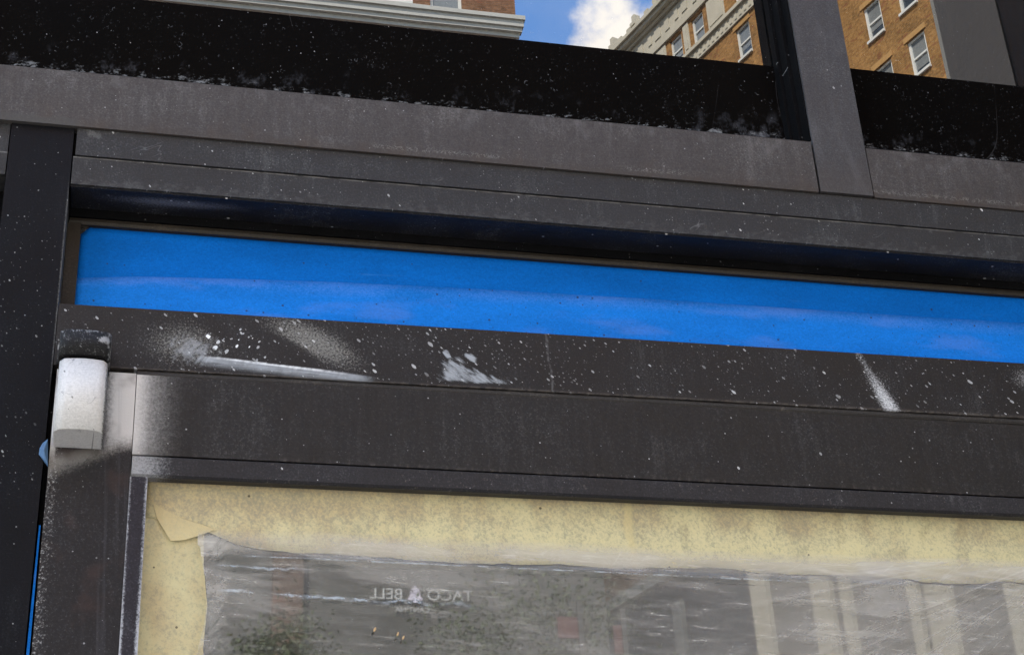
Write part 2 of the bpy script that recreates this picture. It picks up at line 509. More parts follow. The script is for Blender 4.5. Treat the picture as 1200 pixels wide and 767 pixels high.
def mull_marks(g, col, r, fine, big):
    stain = g.smooth(g.noise(g.uv(0, 1, 0.3, 55), 45.0, 5.0, 0.65) + g.ell(0.703, 0.965, 0.010, 0.04, 0.0, 1.0) * 0.12, 0.50, 0.74)
    col = g.mix(stain * 0.16, col, (0.17, 0.17, 0.18))
    low = g.smooth(g.z + (big - 0.5) * 0.03, 0.985, 0.935)
    col = g.mix(low * 0.3, col, (0.06, 0.05, 0.044))
    return col, r


M = {}
M['sill'] = frame_mat('sill_aluminium', (0.051, 0.0455, 0.0435), 0.50, 0.22, 0.22, 0.25, SPK_FEW, sill_marks, tint=(0.17, 0.165, 0.165), seed=1)
M['mull'] = frame_mat('mullion_aluminium', (0.048, 0.046, 0.0475), 0.46, 0.15, 0.12, 0.1, SPK_FEW[:1], mull_marks, tint=(0.16, 0.16, 0.17), seed=2)
M['header'] = frame_mat('header_aluminium', (0.025, 0.025, 0.026), 0.46, 0.22, 0.12, 0.22, SPK_MID, header_marks, tint=(0.15, 0.15, 0.15), seed=3)
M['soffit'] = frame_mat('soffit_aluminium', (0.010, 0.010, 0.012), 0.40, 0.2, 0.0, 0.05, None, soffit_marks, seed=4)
M['trim'] = frame_mat('brown_glazing_trim', (0.022, 0.017, 0.012), 0.5, 0.3, 0.1, 0.2, None, None, tint=(0.09, 0.07, 0.05), seed=5)
M['black'] = frame_mat('black_rubber', (0.0030, 0.0030, 0.0034), 0.6, 0.3, 0.2, 0.05, [(240, 0.2, 0.12, 0, 1, 0.15)], None, tint=(0.03, 0.03, 0.033), seed=6, spec=0.12)
M['post'] = frame_mat('post_aluminium', (0.0042, 0.0042, 0.0056), 0.52, 0.25, 0.14, 0.10, SPK_FEW, post_marks, tint=(0.055, 0.055, 0.060), seed=7, spec=0.24)
M['bar'] = frame_mat('bar_aluminium', (0.0150, 0.0132, 0.0126), 0.46, 0.2, 0.12, 0.12, SPK_LOT, bar_marks, tint=(0.13, 0.13, 0.13), seed=8)
M['rail'] = frame_mat('door_rail_aluminium', (0.0165, 0.0148, 0.0140), 0.46, 0.22, 0.32, 0.15, SPK_FEW, rail_marks, tint=(0.12, 0.115, 0.11), seed=9)
M['stile'] = frame_mat('door_stile_aluminium', (0.0135, 0.012, 0.0125), 0.45, 0.2, 0.2, 0.1, SPK_FEW[1:], stile_marks, tint=(0.12, 0.12, 0.125), seed=10)
M['bead'] = frame_mat('glazing_bead_aluminium', (0.020, 0.019, 0.021), 0.42, 0.25, 0.25, 0.25, SPK_FEW, bead_marks, tint=(0.15, 0.145, 0.145), seed=11)
M['beadside'] = frame_mat('side_bead_aluminium', (0.018, 0.016, 0.021), 0.42, 0.25, 0.3, 0.2, SPK_FEW[1:], bead_side_marks, tint=(0.15, 0.15, 0.16), seed=12)
M['seal'] = frame_mat('weather_seal', (0.030, 0.027, 0.025), 0.6, 0.4, 0.1, 0.3, None, None, tint=(0.14, 0.12, 0.10), seed=13)


def barrel_marks(g, col, r, fine, big):
    dark = g.smooth(g.x, -0.0208, -0.0172) * 0.85
    gr = g.noise(g.uv(0, 1, 1, 101), 520.0, 3.0, 0.8)
    col = g.mix(g.smooth(gr * 0.7 + dark * 0.6, 0.62, 0.95), col, (0.05, 0.05, 0.05))
    d, c = g.voro(g.uv(0.5, 210, 120, 102), 1.0)
    nick = g.math('LESS_THAN', d, c[0] * 0.16) * g.math('LESS_THAN', c[1], 0.06)
    col = g.mix(nick * 0.7, col, (0.10, 0.10, 0.10))
    wig = g.smooth(g.math('ABSOLUTE', g.noise(g.uv(0, 1, 1, 103), 75.0, 3.0) - 0.5), 0.012, 0.002) * g.smooth(g.noise(g.uv(0, 1, 1, 104), 60.0, 1.0), 0.58, 0.66)
    col = g.mix(wig * 0.6, col, (0.12, 0.12, 0.12))
    return col, r


M['barrel'] = frame_mat('silver_sprayed_metal', (0.56, 0.545, 0.525), 0.48, 0.10, 0.05, 0.0, None, barrel_marks, seed=14, grain=0.5)


def cap_marks(g, col, r, fine, big):
    n = g.noise(g.uv(0.4, 1, 0.6, 111), 330.0, 5.0, 0.8) + g.smooth(g.z, 0.700, 0.7032) * 0.08 + g.smooth(g.x, -0.020, -0.0165) * 0.10
    e = g.ell(-0.0215, 0.696, 0.007, 0.006, 0.3, 0.8) * 0.4
    col = g.mix(g.smooth(n + e * 0.6, 0.55, 0.74) * 0.75, col, (0.36, 0.36, 0.36))
    return col, r


M['cap'] = frame_mat('scratched_black_metal', (0.014, 0.0135, 0.0135), 0.6, 0.3, 0.2, 0.1, SPK_FEW[1:], cap_marks, seed=15, spec=0.25)


def glass_mat(name, refl, tint=(1, 1, 1), dirt=0.1, dark=(0.006, 0.006, 0.006), rough=0.0, frosty=0.0):
    m, g = newmat(name)
    g.pos()
    d, c = g.voro(g.uv(0, 330, 330, 5), 1.0)
    sp = g.math('LESS_THAN', d, c[0] * 0.14) * g.math('LESS_THAN', c[1], 0.04 * dirt * 10)
    film = g.smooth(g.noise(g.uv(0, 1, 0.3, 6), 40.0, 5.0), 0.45, 0.85) * 0.05 * dirt * 10
    fac = refl * (1.0 - sp * 0.4)
    base = g.sh('ShaderNodeBsdfDiffuse', Color=g.mix(g.math('MAXIMUM', sp * 0.5, film * 0.3), dark, (0.35, 0.35, 0.35)))
    wob = g.bump(g.noise(g.uv(0, 1, 1, 7), 6.0, 1.0), 0.02, 0.002)
    gl = g.sh('ShaderNodeBsdfGlossy', Color=tint, Roughness=rough, Normal=wob)
    fac = g.math('MINIMUM', fac, 1.0)
    g.out(g.mixsh(fac, base, gl))
    return m


M['pane'] = glass_mat('reflective_window_glass', 0.185, (1.0, 0.98, 0.95), 0.08)
M['doorpane'] = glass_mat('door_glass', 0.16, (1.0, 0.99, 0.97), 0.1, (0.010, 0.010, 0.010), 0.012)


def strip_material():
    m, g = newmat('matte_black_band')  # opaque black strip lying in front of the glass
    g.pos()
    big = g.noise(g.uv(0, 1, 1, 3), 12.0, 4.0)
    col = g.scale((0.0024, 0.0018, 0.0015), big * 1.2 + 0.4)
    # water rings: thin pale crescents
    for k, (sc, dens, off) in enumerate(((105, 0.30, 2.0), (170, 0.38, 4.0), (250, 0.42, 6.0), (320, 0.36, 8.0))):
        d, c = g.voro(g.uv(0.3, sc, sc * 0.8, off), 1.0)
        rad = c[0] * 0.22 + 0.07
        ring = g.smooth(g.math('ABSOLUTE', d - rad), 0.06, 0.01)
        arc = g.smooth(g.noise(g.uv(0, 1, 1, off + 20), 300.0, 3.0, 0.7), 0.50, 0.64)
        gate = g.math('LESS_THAN', c[1], g.smooth(g.noise(g.uv(0, 1, 1, off + 9), 14.0, 3.0), 0.34, 0.70) * dens)
        col = g.mix(ring * arc * gate * (c[2] * c[2] * 0.32 + 0.04), col, (0.30, 0.31, 0.34))
    dot = g.specks(170, 0.10, 0.07, 0.3, 0.8, 12)
    grit = g.smooth(g.noise(g.uv(0.2, 1, 0.8, 33), 520.0, 4.0, 0.8) + (g.noise(g.uv(0, 1, 1, 34), 20.0, 4.0) - 0.5) * 0.35, 0.66, 0.84)
    col = g.mix(grit * 0.28, col, (0.12, 0.12, 0.13))
    col = g.mix(dot * 0.75, col, (0.42, 0.42, 0.43))
    # crusty water-line just above the rail, fading upward
    zz = g.z + (g.noise(g.uv(0, 1, 1, 15), 35.0, 4.0) - 0.5) * 0.018
    wl = g.smooth(zz, 1.040, 1.020)
    crust = g.smooth(g.noise(g.uv(0.1, 0.55, 1, 16), 230.0, 4.0, 0.7) + wl * 0.16, 0.63, 0.78) * wl
    col = g.mix(crust * 0.6, col, (0.30, 0.31, 0.33))
    haze = g.smooth(g.noise(g.uv(0, 1, 0.7, 17), 60.0, 5.0, 0.7) + g.ell(0.60, 1.03, 0.12, 0.05, 0.0, 1.0) * 0.14, 0.55, 0.85) * g.smooth(zz, 1.065, 1.02)
    col = g.mix(haze * 0.30, col, (0.25, 0.26, 0.30))
    # fine hair scratches
    hair = g.smooth(g.math('ABSOLUTE', g.noise(g.uv(0, 1, 0.35, 18), 9.0, 1.0) - 0.5), 0.0022, 0.0004) * g.smooth(g.noise(g.uv(0, 1, 1, 19), 11.0, 1.0), 0.58, 0.66)
    col = g.mix(hair * 0.07, col, (0.3, 0.3, 0.32))
    r = g.smooth(big, 0.3, 0.7, 0.75, 0.9)
    g.out(g.bsdf(col, r, 0.0, 0.03))
    return m


M['strip'] = strip_material()


def blue_tape(name, base, seed, dusty):
    m, g = newmat(name)
    g.pos()
    fib = g.noise(g.uv(0, 1, 2.0, seed), 300.0, 4.0, 0.75)
    fin = g.noise(g.uv(0, 1, 1, seed + 1), 620.0, 3.0, 0.8)
    big = g.noise(g.uv(0, 0.5, 1.6, seed + 2), 20.0, 4.0)
    col = g.scale(base, (fib - 0.5) * 0.7 + (fin - 0.5) * 0.7 + (big - 0.5) * 0.55 + 1.0)
    if dusty:  # sky sheen painted in: paler upper edge and patches
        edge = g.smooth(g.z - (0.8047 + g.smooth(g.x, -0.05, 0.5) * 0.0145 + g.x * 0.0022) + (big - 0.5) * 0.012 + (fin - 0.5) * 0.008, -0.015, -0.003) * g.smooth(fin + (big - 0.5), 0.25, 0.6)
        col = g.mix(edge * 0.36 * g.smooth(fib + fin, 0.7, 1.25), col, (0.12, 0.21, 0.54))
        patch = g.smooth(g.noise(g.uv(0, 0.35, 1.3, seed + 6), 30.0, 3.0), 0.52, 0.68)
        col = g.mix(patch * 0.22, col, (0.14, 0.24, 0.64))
    line = g.smooth(g.noise(g.uv(0.03, 0.06, 1, seed + 3), 240.0, 2.0), 0.68, 0.76)
    col = g.mix(line * 0.25, col, (0.06, 0.24, 0.62))
    d, c = g.voro(g.uv(0, 125, 125, seed + 4), 1.0)
    k = 0.13 if dusty else 0.025
    sp = g.math('LESS_THAN', d, c[0] * 0.13 + 0.02) * g.math('LESS_THAN', c[1], k)
    col = g.mix(sp * 0.75, col, (0.03, 0.035, 0.06))
    d, c = g.voro(g.uv(0, 420, 420, seed + 5), 1.0)
    sp = g.math('LESS_THAN', d, c[0] * 0.22) * g.math('LESS_THAN', c[1], k * 0.7)
    col = g.mix(sp * 0.5, col, (0.04, 0.05, 0.10))
    g.out(g.bsdf(col, 0.75, 0, 0.10, g.bump(fib + fin * 0.5, 0.35, 0.0006)))
    return m


M['blue'] = blue_tape('blue_crepe_tape', (0.0005, 0.112, 0.455), 1, False)  # deeper copy: the header's dark reflection is in its colour
M['bluelow'] = blue_tape('sheen_blue_crepe_tape', (0.007, 0.165, 0.61), 9, True)  # paler copy: sky reflection painted into the tape colour


def yellow_tape(name, base, seed, spray):
    m, g = newmat(name)
    g.pos()
    fin = g.noise(g.uv(0, 1, 1, seed), 480.0, 4.0, 0.8)
    mid = g.noise(g.uv(0.4, 1, 0.7, seed + 1), 270.0, 4.0, 0.75)
    big = g.noise(g.uv(0, 1, 0.7, seed + 2), 22.0, 4.0, 0.6)
    col = g.scale(base, (fin - 0.5) * 0.35 + (mid - 0.5) * 0.25 + 1.0)
    seam = g.smooth(g.math('ABSOLUTE', g.x - 0.437 + (big - 0.5) * 0.02), 0.006, 0.002) * g.smooth(mid, 0.3, 0.5)
    warm = g.smooth(big + g.smooth(g.z, 0.555, 0.592) * 0.22 + g.smooth(g.x, 0.45, 0.0) * 0.12, 0.52, 0.82) * 0.55 * spray
    col = g.mix(warm, col, (0.43, 0.30, 0.155))
    # grey-blue overspray mottling with soft runs
    runs = g.noise(g.uv(0, 1, 0.35, seed + 4), 55.0, 3.0, 0.6)
    drop = g.smooth(g.z + (runs - 0.5) * 0.07, 0.540, 0.575)
    f = fin * 0.95 + mid * 0.75 + big * 0.42 + drop * 0.08
    ov = g.smooth(f, 0.96, 1.34) * spray
    col = g.mix(ov * 0.66, col, (0.19, 0.195, 0.155))
    br = g.smooth(runs + (mid - 0.5) * 0.4, 0.52, 0.70) * g.smooth(g.z, 0.545, 0.57) * g.smooth(g.x, 0.3, 0.55)
    col = g.mix(br * 0.45 * spray, col, (0.28, 0.235, 0.135))
    col = g.mix(seam * 0.5 * spray, col, (0.60, 0.50, 0.24))
    d, c = g.voro(g.uv(0, 60, 60, seed + 5), 1.0)
    sp = g.math('LESS_THAN', d, c[0] * 0.06 + 0.015) * g.math('LESS_THAN', c[1], 0.05)
    col = g.mix(sp * 0.8, col, (0.05, 0.04, 0.03))
    g.out(g.bsdf(col, 0.7, 0, 0.3, g.bump(mid + fin, 0.35, 0.0006)))
    return m


M['yellow'] = yellow_tape('oversprayed_masking_tape', (0.60, 0.535, 0.30), 3, 1.0)
M['yelside'] = yellow_tape('speckled_masking_tape', (0.56, 0.505, 0.285), 23, 0.85)
M['flap'] = yellow_tape('clean_masking_tape', (0.56, 0.47, 0.25), 43, 0.45)


def plastic_material():
    m, g = newmat('clear_masking_film')
    g.pos()
    big = g.noise(g.uv(0.1, 0.6, 1.0, 2), 9.0, 4.0)
    right = g.smooth(g.x, 0.15, 0.75)
    # crease highlights painted into the film as paler haze
    cr = g.noise(g.uv(-0.04, 0.12, 1, 4), 260.0, 5.0, 0.7)
    cr2 = g.noise(g.uv(0.62, 0.09, 1, 5), 190.0, 4.0, 0.7)
    cr3 = g.noise(g.uv(0.9, 0.4, 1, 8), 110.0, 5.0, 0.7, 0.8)
    w = g.smooth(cr, 0.51, 0.75) * 0.24 + g.smooth(cr2, 0.55, 0.8) * right * 0.20 + g.smooth(cr3, 0.56, 0.78) * 0.10
    # folds with milky-blue crests
    def ridge(z0, slope, x0, x1, wid, wob, off):
        zz = g.z - z0 - (g.x - x0) * slope + (g.noise(g.uv(0, 1, 1, off), 28.0, 4.0, 0.6) - 0.5) * wob
        return g.smooth(g.math('ABSOLUTE', zz), wid, wid * 0.15) * g.smooth(g.x, x0 - 0.004, x0 + 0.012) * g.smooth(g.x, x1, x1 - 0.05) * g.smooth(g.noise(g.uv(0, 0.5, 1, off + 1), 130.0, 4.0, 0.7), 0.30, 0.72)
    rd = ridge(0.521, -0.044, 0.077, 0.165, 0.0015, 0.016, 31) + ridge(0.4985, -0.033, 0.077, 0.31, 0.0019, 0.018, 33) + ridge(0.5285, -0.012, 0.10, 0.62, 0.0010, 0.002, 35) * 0.8
    rd = g.math('MINIMUM', rd, 1.0)
    edge_z = g.z + g.x * 0.004 + (big - 0.5) * 0.016 + (cr - 0.5) * 0.006
    top = g.smooth(edge_z, 0.526, 0.538)
    # creases fanning out of the upper right corner
    dx, dz = g.x - 0.90, g.z - 0.575
    ang = g.math('ARCTAN2', dz, dx)
    rad = (dx * dx + dz * dz) ** 0.5
    fan = g.noise(g.vec(ang * 22.0, rad * 2.0, 0.0), 1.0, 4.0, 0.7)
    fanm = g.smooth(g.x, 0.30, 0.70)
    w = w + g.smooth(fan, 0.50, 0.74) * fanm * 0.30
    cr4 = g.noise(g.uv(-0.5, 0.35, 1, 18), 150.0, 4.0, 0.65, 1.5)
    line = g.smooth(g.math('ABSOLUTE', cr4 - 0.5), 0.030, 0.004) + g.smooth(g.math('ABSOLUTE', cr - 0.5), 0.03, 0.004)
    w = w + line * g.smooth(g.noise(g.uv(0, 1, 1, 19), 18.0, 3.0), 0.40, 0.64) * 0.06
    cr6 = g.noise(g.uv(0.45, 0.3, 1, 28), 240.0, 4.0, 0.65, 1.0)
    w = w + g.smooth(g.math('ABSOLUTE', cr6 - 0.5), 0.025, 0.003) * g.smooth(g.noise(g.uv(0, 1, 1, 29), 14.0, 3.0), 0.44, 0.66) * 0.05
    drape = g.noise(g.uv(-0.12, 0.22, 1, 38), 34.0, 3.0, 0.55, 0.6)
    w = w + g.smooth(drape, 0.48, 0.66) * 0.16 - g.smooth(drape, 0.46, 0.34) * 0.05  # soft drape folds painted as light and dark in the haze
    lf = g.smooth(g.x + (big - 0.5) * 0.02, 0.094, 0.082)
    haze = 0.075 + right * 0.13 + (big - 0.5) * 0.14 + w + top * 0.20 + lf * 0.22 * g.smooth(cr3, 0.35, 0.6)
    haze = g.math('MAXIMUM', haze, 0.015)
    body = g.sh('ShaderNodeBsdfDiffuse', Color=(0.62, 0.59, 0.54))
    tr = g.sh('ShaderNodeBsdfTransparent', Color=(0.97, 0.97, 0.96))
    gl = g.sh('ShaderNodeBsdfGlossy', Color=(1, 1, 1), Roughness=0.16, Normal=g.bump(cr * 0.5 + cr3 * 0.5 + cr4 * 0.5 + fan * fanm, 0.45, 0.0015))
    sh = g.mixsh(g.math('MINIMUM', haze, 0.8), tr, body)
    fre = g.n.new('ShaderNodeLayerWeight'); fre.inputs['Blend'].default_value = 0.25
    sh = g.mixsh(S(g, fre.outputs['Fresnel']) * 0.5, sh, gl)
    crest = g.sh('ShaderNodeBsdfDiffuse', Color=(0.62, 0.70, 0.78))
    sh = g.mixsh(rd * 0.5, sh, crest)
    sh = g.mixsh(g.smooth(edge_z, 0.541, 0.556), sh, g.sh('ShaderNodeBsdfTransparent', Color=(1, 1, 1)))
    g.out(sh)
    return m


M['plastic'] = plastic_material()


def plain(name, col, rough=0.6, var=0.2, scale=3.0, spec=0.4):
    m, g = newmat(name)
    p = g.pos()
    n = g.noise(p, scale, 6.0, 0.6)
    n2 = g.noise(p, scale * 14, 3.0, 0.6)
    g.out(g.bsdf(g.scale(col, (n - 0.5) * 2 * var + (n2 - 0.5) * var + 1.0), rough, 0, spec, g.bump(n2, 0.2, 0.01)))
    return m


def brick_mat(name, c1, c2, mortar, ang=0.0, sc=1.0):
    """bricks laid along a wall whose horizontal run is turned by ang"""
    m, g = newmat(name)
    g.pos()
    u = g.x * math.cos(ang) + g.y * math.sin(ang)
    v = g.vec(u, g.z, 0.0)
    b = g.n.new('ShaderNodeTexBrick'); g.put(b.inputs['Vector'], v)
    g.put(b.inputs['Color1'], c1); g.put(b.inputs['Color2'], c2); g.put(b.inputs['Mortar'], mortar)
    b.inputs['Scale'].default_value = 1.0; b.inputs['Brick Width'].default_value = 0.24 * sc
    b.inputs['Row Height'].default_value = 0.085 * sc; b.inputs['Mortar Size'].default_value = 0.009 * sc
    b.inputs['Bias'].default_value = -0.1
    big = g.noise(g._p, 0.7, 6.0, 0.65)
    blot = g.noise(v, 7.0, 4.0, 0.7)
    col = g.scale(S(g, b.outputs[0]), (big - 0.5) * 1.5 + (blot - 0.5) * 1.7 + 0.92)
    d, c = g.voro(g.vec(u * 4.0, 0.0, g.z * 11.0), 1.0)
    col = g.mix(g.math('LESS_THAN', c[0], 0.07) * 0.6, col, (0.20, 0.07, 0.035))
    g.out(g.bsdf(col, 0.85, 0, 0.2, g.bump(S(g, b.outputs[1]), 0.4, 0.01)))
    return m


TH = math.radians(107)
FANG = -TH                      # run of the slanting facade once mirrored into the street
M['tanbrick'] = brick_mat('tan_brick', (0.36, 0.185, 0.060), (0.25, 0.118, 0.034), (0.30, 0.19, 0.085), FANG)
M['lintel'] = plain('lintel_brick', (0.42, 0.24, 0.085), 0.85, 0.2, 4)
M['redbrick'] = brick_mat('red_brown_brick', (0.25, 0.125, 0.065), (0.19, 0.085, 0.042), (0.2, 0.12, 0.08))
M['stone'] = plain('pale_limestone', (0.50, 0.465, 0.38), 0.85, 0.22, 1.6)
M['white'] = plain('white_painted_wood', (0.66, 0.66, 0.63), 0.55, 0.1, 3)
M['blind'] = plain('window_with_blind', (0.20, 0.215, 0.22), 0.12, 0.35, 1.2, 0.6)
M['darkwin'] = plain('dark_window_glass', (0.04, 0.055, 0.075), 0.08, 0.5, 1.5, 0.8)
M['wingpil'] = plain('wing_aluminium', (0.26, 0.215, 0.18), 0.8, 0.1, 6)
M['wingglass'] = plain('wing_black_glass', (0.006, 0.005, 0.005), 0.2, 0.3, 6, 0.15)
M['concrete'] = plain('concrete', (0.42, 0.385, 0.335), 0.9, 0.2, 2)
M['asphalt'] = plain('asphalt', (0.05, 0.05, 0.052), 0.9, 0.25, 2)
M['paint'] = plain('road_paint', (0.7, 0.7, 0.66), 0.7, 0.2, 3)
M['pierbrick'] = brick_mat('dull_brown_brick', (0.17, 0.115, 0.085), (0.14, 0.092, 0.07), (0.13, 0.10, 0.08))
M['charcoal'] = plain('charcoal_cladding', (0.11, 0.105, 0.095), 0.7, 0.3, 1.2)
M['ledge'] = plain('grey_painted_ledge', (0.44, 0.43, 0.40), 0.6, 0.12, 3)
M['greystone'] = plain('grey_stone', (0.165, 0.155, 0.14), 0.8, 0.3, 1.2)
M['letter'] = plain('white_sign_letters', (0.60, 0.59, 0.57), 0.5, 0.05, 4)
M['bell'] = plain('lilac_bell_emblem', (0.66, 0.60, 0.70), 0.5, 0.05, 4)
M['bark'] = plain('bark', (0.09, 0.07, 0.05), 0.9, 0.4, 9)
M['leaf'] = plain('leaves', (0.105, 0.125, 0.065), 0.6, 0.6, 2.5)
M['redcloth'] = plain('red_banner_cloth', (0.15, 0.075, 0.065), 0.7, 0.2, 3)
M['masonry'] = plain('grey_masonry', (0.25, 0.24, 0.22), 0.9, 0.2, 1)
M['cream'] = plain('cream_masking_paper', (0.48, 0.44, 0.30), 0.8, 0.2, 30)
M['dullblue'] = plain('faded_blue_tape', (0.075, 0.15, 0.27), 0.7, 0.3, 60)
M['orange'] = plain('orange_paint_fleck', (0.50, 0.33, 0.17), 0.6, 0.1, 30)


def xz(bm_list, name, mat, parent, **k): return one(name, bm_list, mat, parent, **k)


# ------------------------------------------------------------------ ground (structure)
def sheet(name, x0, x1, y0, y1, z, mat):
    bm = bmesh.new()
    bm.faces.new([bm.verts.new(p) for p in ((x0, y0, z), (x1, y0, z), (x1, y1, z), (x0, y1, z))])
    o = link(name, bm, mat); tag(o, kind='structure'); return o


sheet('ground', -600, 600, -600, 600, -0.16, M['asphalt'])
sheet('road', -300, 300, -13.0, -6.6, -0.156, M['asphalt'])
sheet('road_marking', -300, 300, -9.86, -9.74, -0.152, M['paint'])
o = one('sidewalk', [(-200, 200, -6.6, 0.3, -0.30 - ZC, 0.0 - ZC)], M['concrete'], bevel=0.01); tag(o, kind='structure')  # unseen; widened so its sunlit concrete bounces light onto the shopfront
o = one('far_sidewalk', [(-200, 200, -19.97, -13.0, -0.30 - ZC, 0.0 - ZC)], M['concrete'], bevel=0.01); tag(o, kind='structure')

# ------------------------------------------------------------------ the shopfront's unseen building, its height set to shape the sun
bld = empty('storefront_building', 'unseen grey masonry building whose ground floor holds the bronze shopfront', 'building', (0, 0.3, 0))
one('wall', [(-9, -1.72, -0.03, 0.5, -ZC, 3.3), (1.46, 9, -0.9, 0.5, -ZC, 3.3), (-1.72, 1.46, -0.03, 0.5, 2.55, 3.3), (-1.72, 1.46, 0.12, 0.5, -ZC, 2.55)], M['masonry'], bld, bevel=0.0)

# ------------------------------------------------------------------ upper window
XL, XM0, XM1, XR = -1.66, 0.6622, 0.7190, 1.288
t = empty('sill_rail', 'long dusty grey-brown horizontal rail under the wide upper window pane', 'frame rail', (-0.5, 0, 0.95 + ZC), 'rails under the upper window panes')
one('rail', [(XL, 0.6598, -0.004, 0.050, 0.9318, 0.9930)], M['sill'], t, 0.0012)
one('gasket', [(XL, 0.6604, 0.0, 0.036, 0.9934, 0.9965)], M['black'], t, 0.0006)
t = empty('sill_rail', 'short brownish rail with white specks to the right of the upright mullion', 'frame rail', (1.0, 0, 0.95 + ZC), 'rails under the upper window panes')
one('rail', [(0.7204, XR, -0.003, 0.050, 0.9320, 0.9925)], M['sill'], t, 0.0012)
one('gasket', [(0.7206, XR, 0.0, 0.036, 0.9929, 0.9960)], M['black'], t, 0.0006)

t = empty('mullion', 'smooth grey upright mullion dividing the two upper window panes', 'mullion', (0.69, 0, 0.933 + ZC))
one('post', [(XM0, XM1, -0.004, 0.050, 0.9330, 2.50)], M['mull'], t, 0.0012)
one('side_seal', [(0.6607, 0.6620, -0.0015, 0.0365, 0.9968, 2.50)], M['black'], t, 0.0003)
bm = bmesh.new()
for x0, x1, y0, y1 in ((0.6560, 0.6605, 0.012, 0.0365), (0.6520, 0.6558, 0.026, 0.0365), (0.7192, 0.7215, 0.008, 0.0365)):
    zbox(bm, x0, x1, y0, y1, 0.9968, 2.50)
link('gasket', bm, M['black'], t, 0.0005)

t = empty('window_pane', 'wide upper glass pane mirroring a cornice, cloudy sky and brick building', 'window pane', (-0.5, 0.039, 1.0 + ZC), 'upper window panes')
one('glass', [(XL, 0.6600, 0.0390, 0.045, 0.955, 2.50)], M['pane'], t, 0)
one('black_band', [(XL, 0.6600, 0.0370, 0.0386, 0.956, 1.1203)], M['strip'], t, 0)
t = empty('window_pane', 'upper glass pane right of the mullion mirroring a brick wall with three windows', 'window pane', (1.0, 0.039, 1.0 + ZC), 'upper window panes')
one('glass', [(0.7200, XR, 0.0390, 0.045, 0.955, 2.50)], M['pane'], t, 0)
one('black_band', [(0.7200, XR, 0.0370, 0.0386, 0.956, 1.1290)], M['strip'], t, 0)

# ------------------------------------------------------------------ header over the transom light
t = empty('header', 'dark grooved horizontal header with a deep underside above the blue strip', 'frame header', (0.5, 0, 0.9 + ZC))
bm = bmesh.new()
extrude_x(bm, [(-0.0015, 0.9022), (-0.0015, 0.9310), (0.050, 0.9310), (0.050, 0.9022)], -0.0600, 1.166)
link('upper_face', bm, M['header'], t, 0.0007)
bm = bmesh.new()
extrude_x(bm, [(0.0, 0.8716), (0.0, 0.9012), (0.0006, 0.9016), (0.050, 0.9016), (0.050, 0.8716)], -0.0616, 1.166)
link('lower_face', bm, M['header'], t, 0.0007)
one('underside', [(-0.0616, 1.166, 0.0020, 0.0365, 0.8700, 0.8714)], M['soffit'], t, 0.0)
bm = bmesh.new()
extrude_x(bm, [(0.0370, 0.8700), (0.0370, 0.8612), (0.0420, 0.8612), (0.0420, 0.8700)], -0.0616, 1.166)
link('glazing_gasket', bm, M['black'], t, 0.0005)
bm = bmesh.new()
extrude_x(bm, [(0.0392, 0.8610), (0.0392, 0.8585), (0.0366, 0.8580), (0.0360, 0.8562), (0.0370, 0.8532), (0.0420, 0.8532), (0.0420, 0.8610)], -0.0616, 1.166)
link('glazing_trim', bm, M['trim'], t, 0.0004)
one('end_gap', [(-0.0628, -0.0603, 0.008, 0.04, 0.9022, 0.9335)], M['black'], t, 0)

# ------------------------------------------------------------------ transom light and its blue tape
t = empty('transom_window', 'narrow glass strip under the header, hidden behind blue tape', 'transom window', (0.5, 0.043, 0.8 + ZC))
one('glass', [(-0.060, 1.166, 0.0422, 0.047, 0.7400, 0.8700)], M['doorpane'], t, 0)
one('side_trim', [(-0.0624, -0.0508, 0.0340, 0.0418, 0.7505, 0.8530)], M['trim'], t, 0.0006)


def ribbon(name, mat, lower, upper, y, thick, origin, amp=0.00035, n=None):
    """a strip of tape between two outlines (x, z) sampled along x"""
    n = n or 160
    bm = bmesh.new()
    def samp(c, x):
        for (xa, za), (xb, zb) in zip(c, c[1:]):
            if x <= xb: return za + (zb - za) * (x - xa) / (xb - xa)
        return c[-1][1]
    x0, x1 = max(lower[0][0], upper[0][0]), min(lower[-1][0], upper[-1][0])
    K = 8
    fr, bk = [], []
    for i in range(n + 1):
        x = x0 + (x1 - x0) * i / n
        a, b = samp(lower, x), samp(upper, x)
        cf, cb = [], []
        for j in range(K + 1):
            z = a + (b - a) * j / K
            w = amp * mnoise.noise(Vector((x * 14, z * 45, y * 50)))
            cf.append(bm.verts.new((x, y - thick + w, z + ZC)))
            cb.append(bm.verts.new((x, y + w, z + ZC)))
        fr.append(cf); bk.append(cb)
    for i in range(n):
        for j in range(K):
            bm.faces.new((fr[i][j], fr[i + 1][j], fr[i + 1][j + 1], fr[i][j + 1]))
            bm.faces.new((bk[i][j], bk[i][j + 1], bk[i + 1][j + 1], bk[i + 1][j]))
        bm.faces.new((fr[i][0], bk[i][0], bk[i + 1][0], fr[i + 1][0]))
        bm.faces.new((fr[i][K], fr[i + 1][K], bk[i + 1][K], bk[i][K]))
    for i in (0, n):
        for j in range(K):
            bm.faces.new((fr[i][j], fr[i][j + 1], bk[i][j + 1], bk[i][j]))
    return link(name, bm, mat, smooth=True, origin=origin)


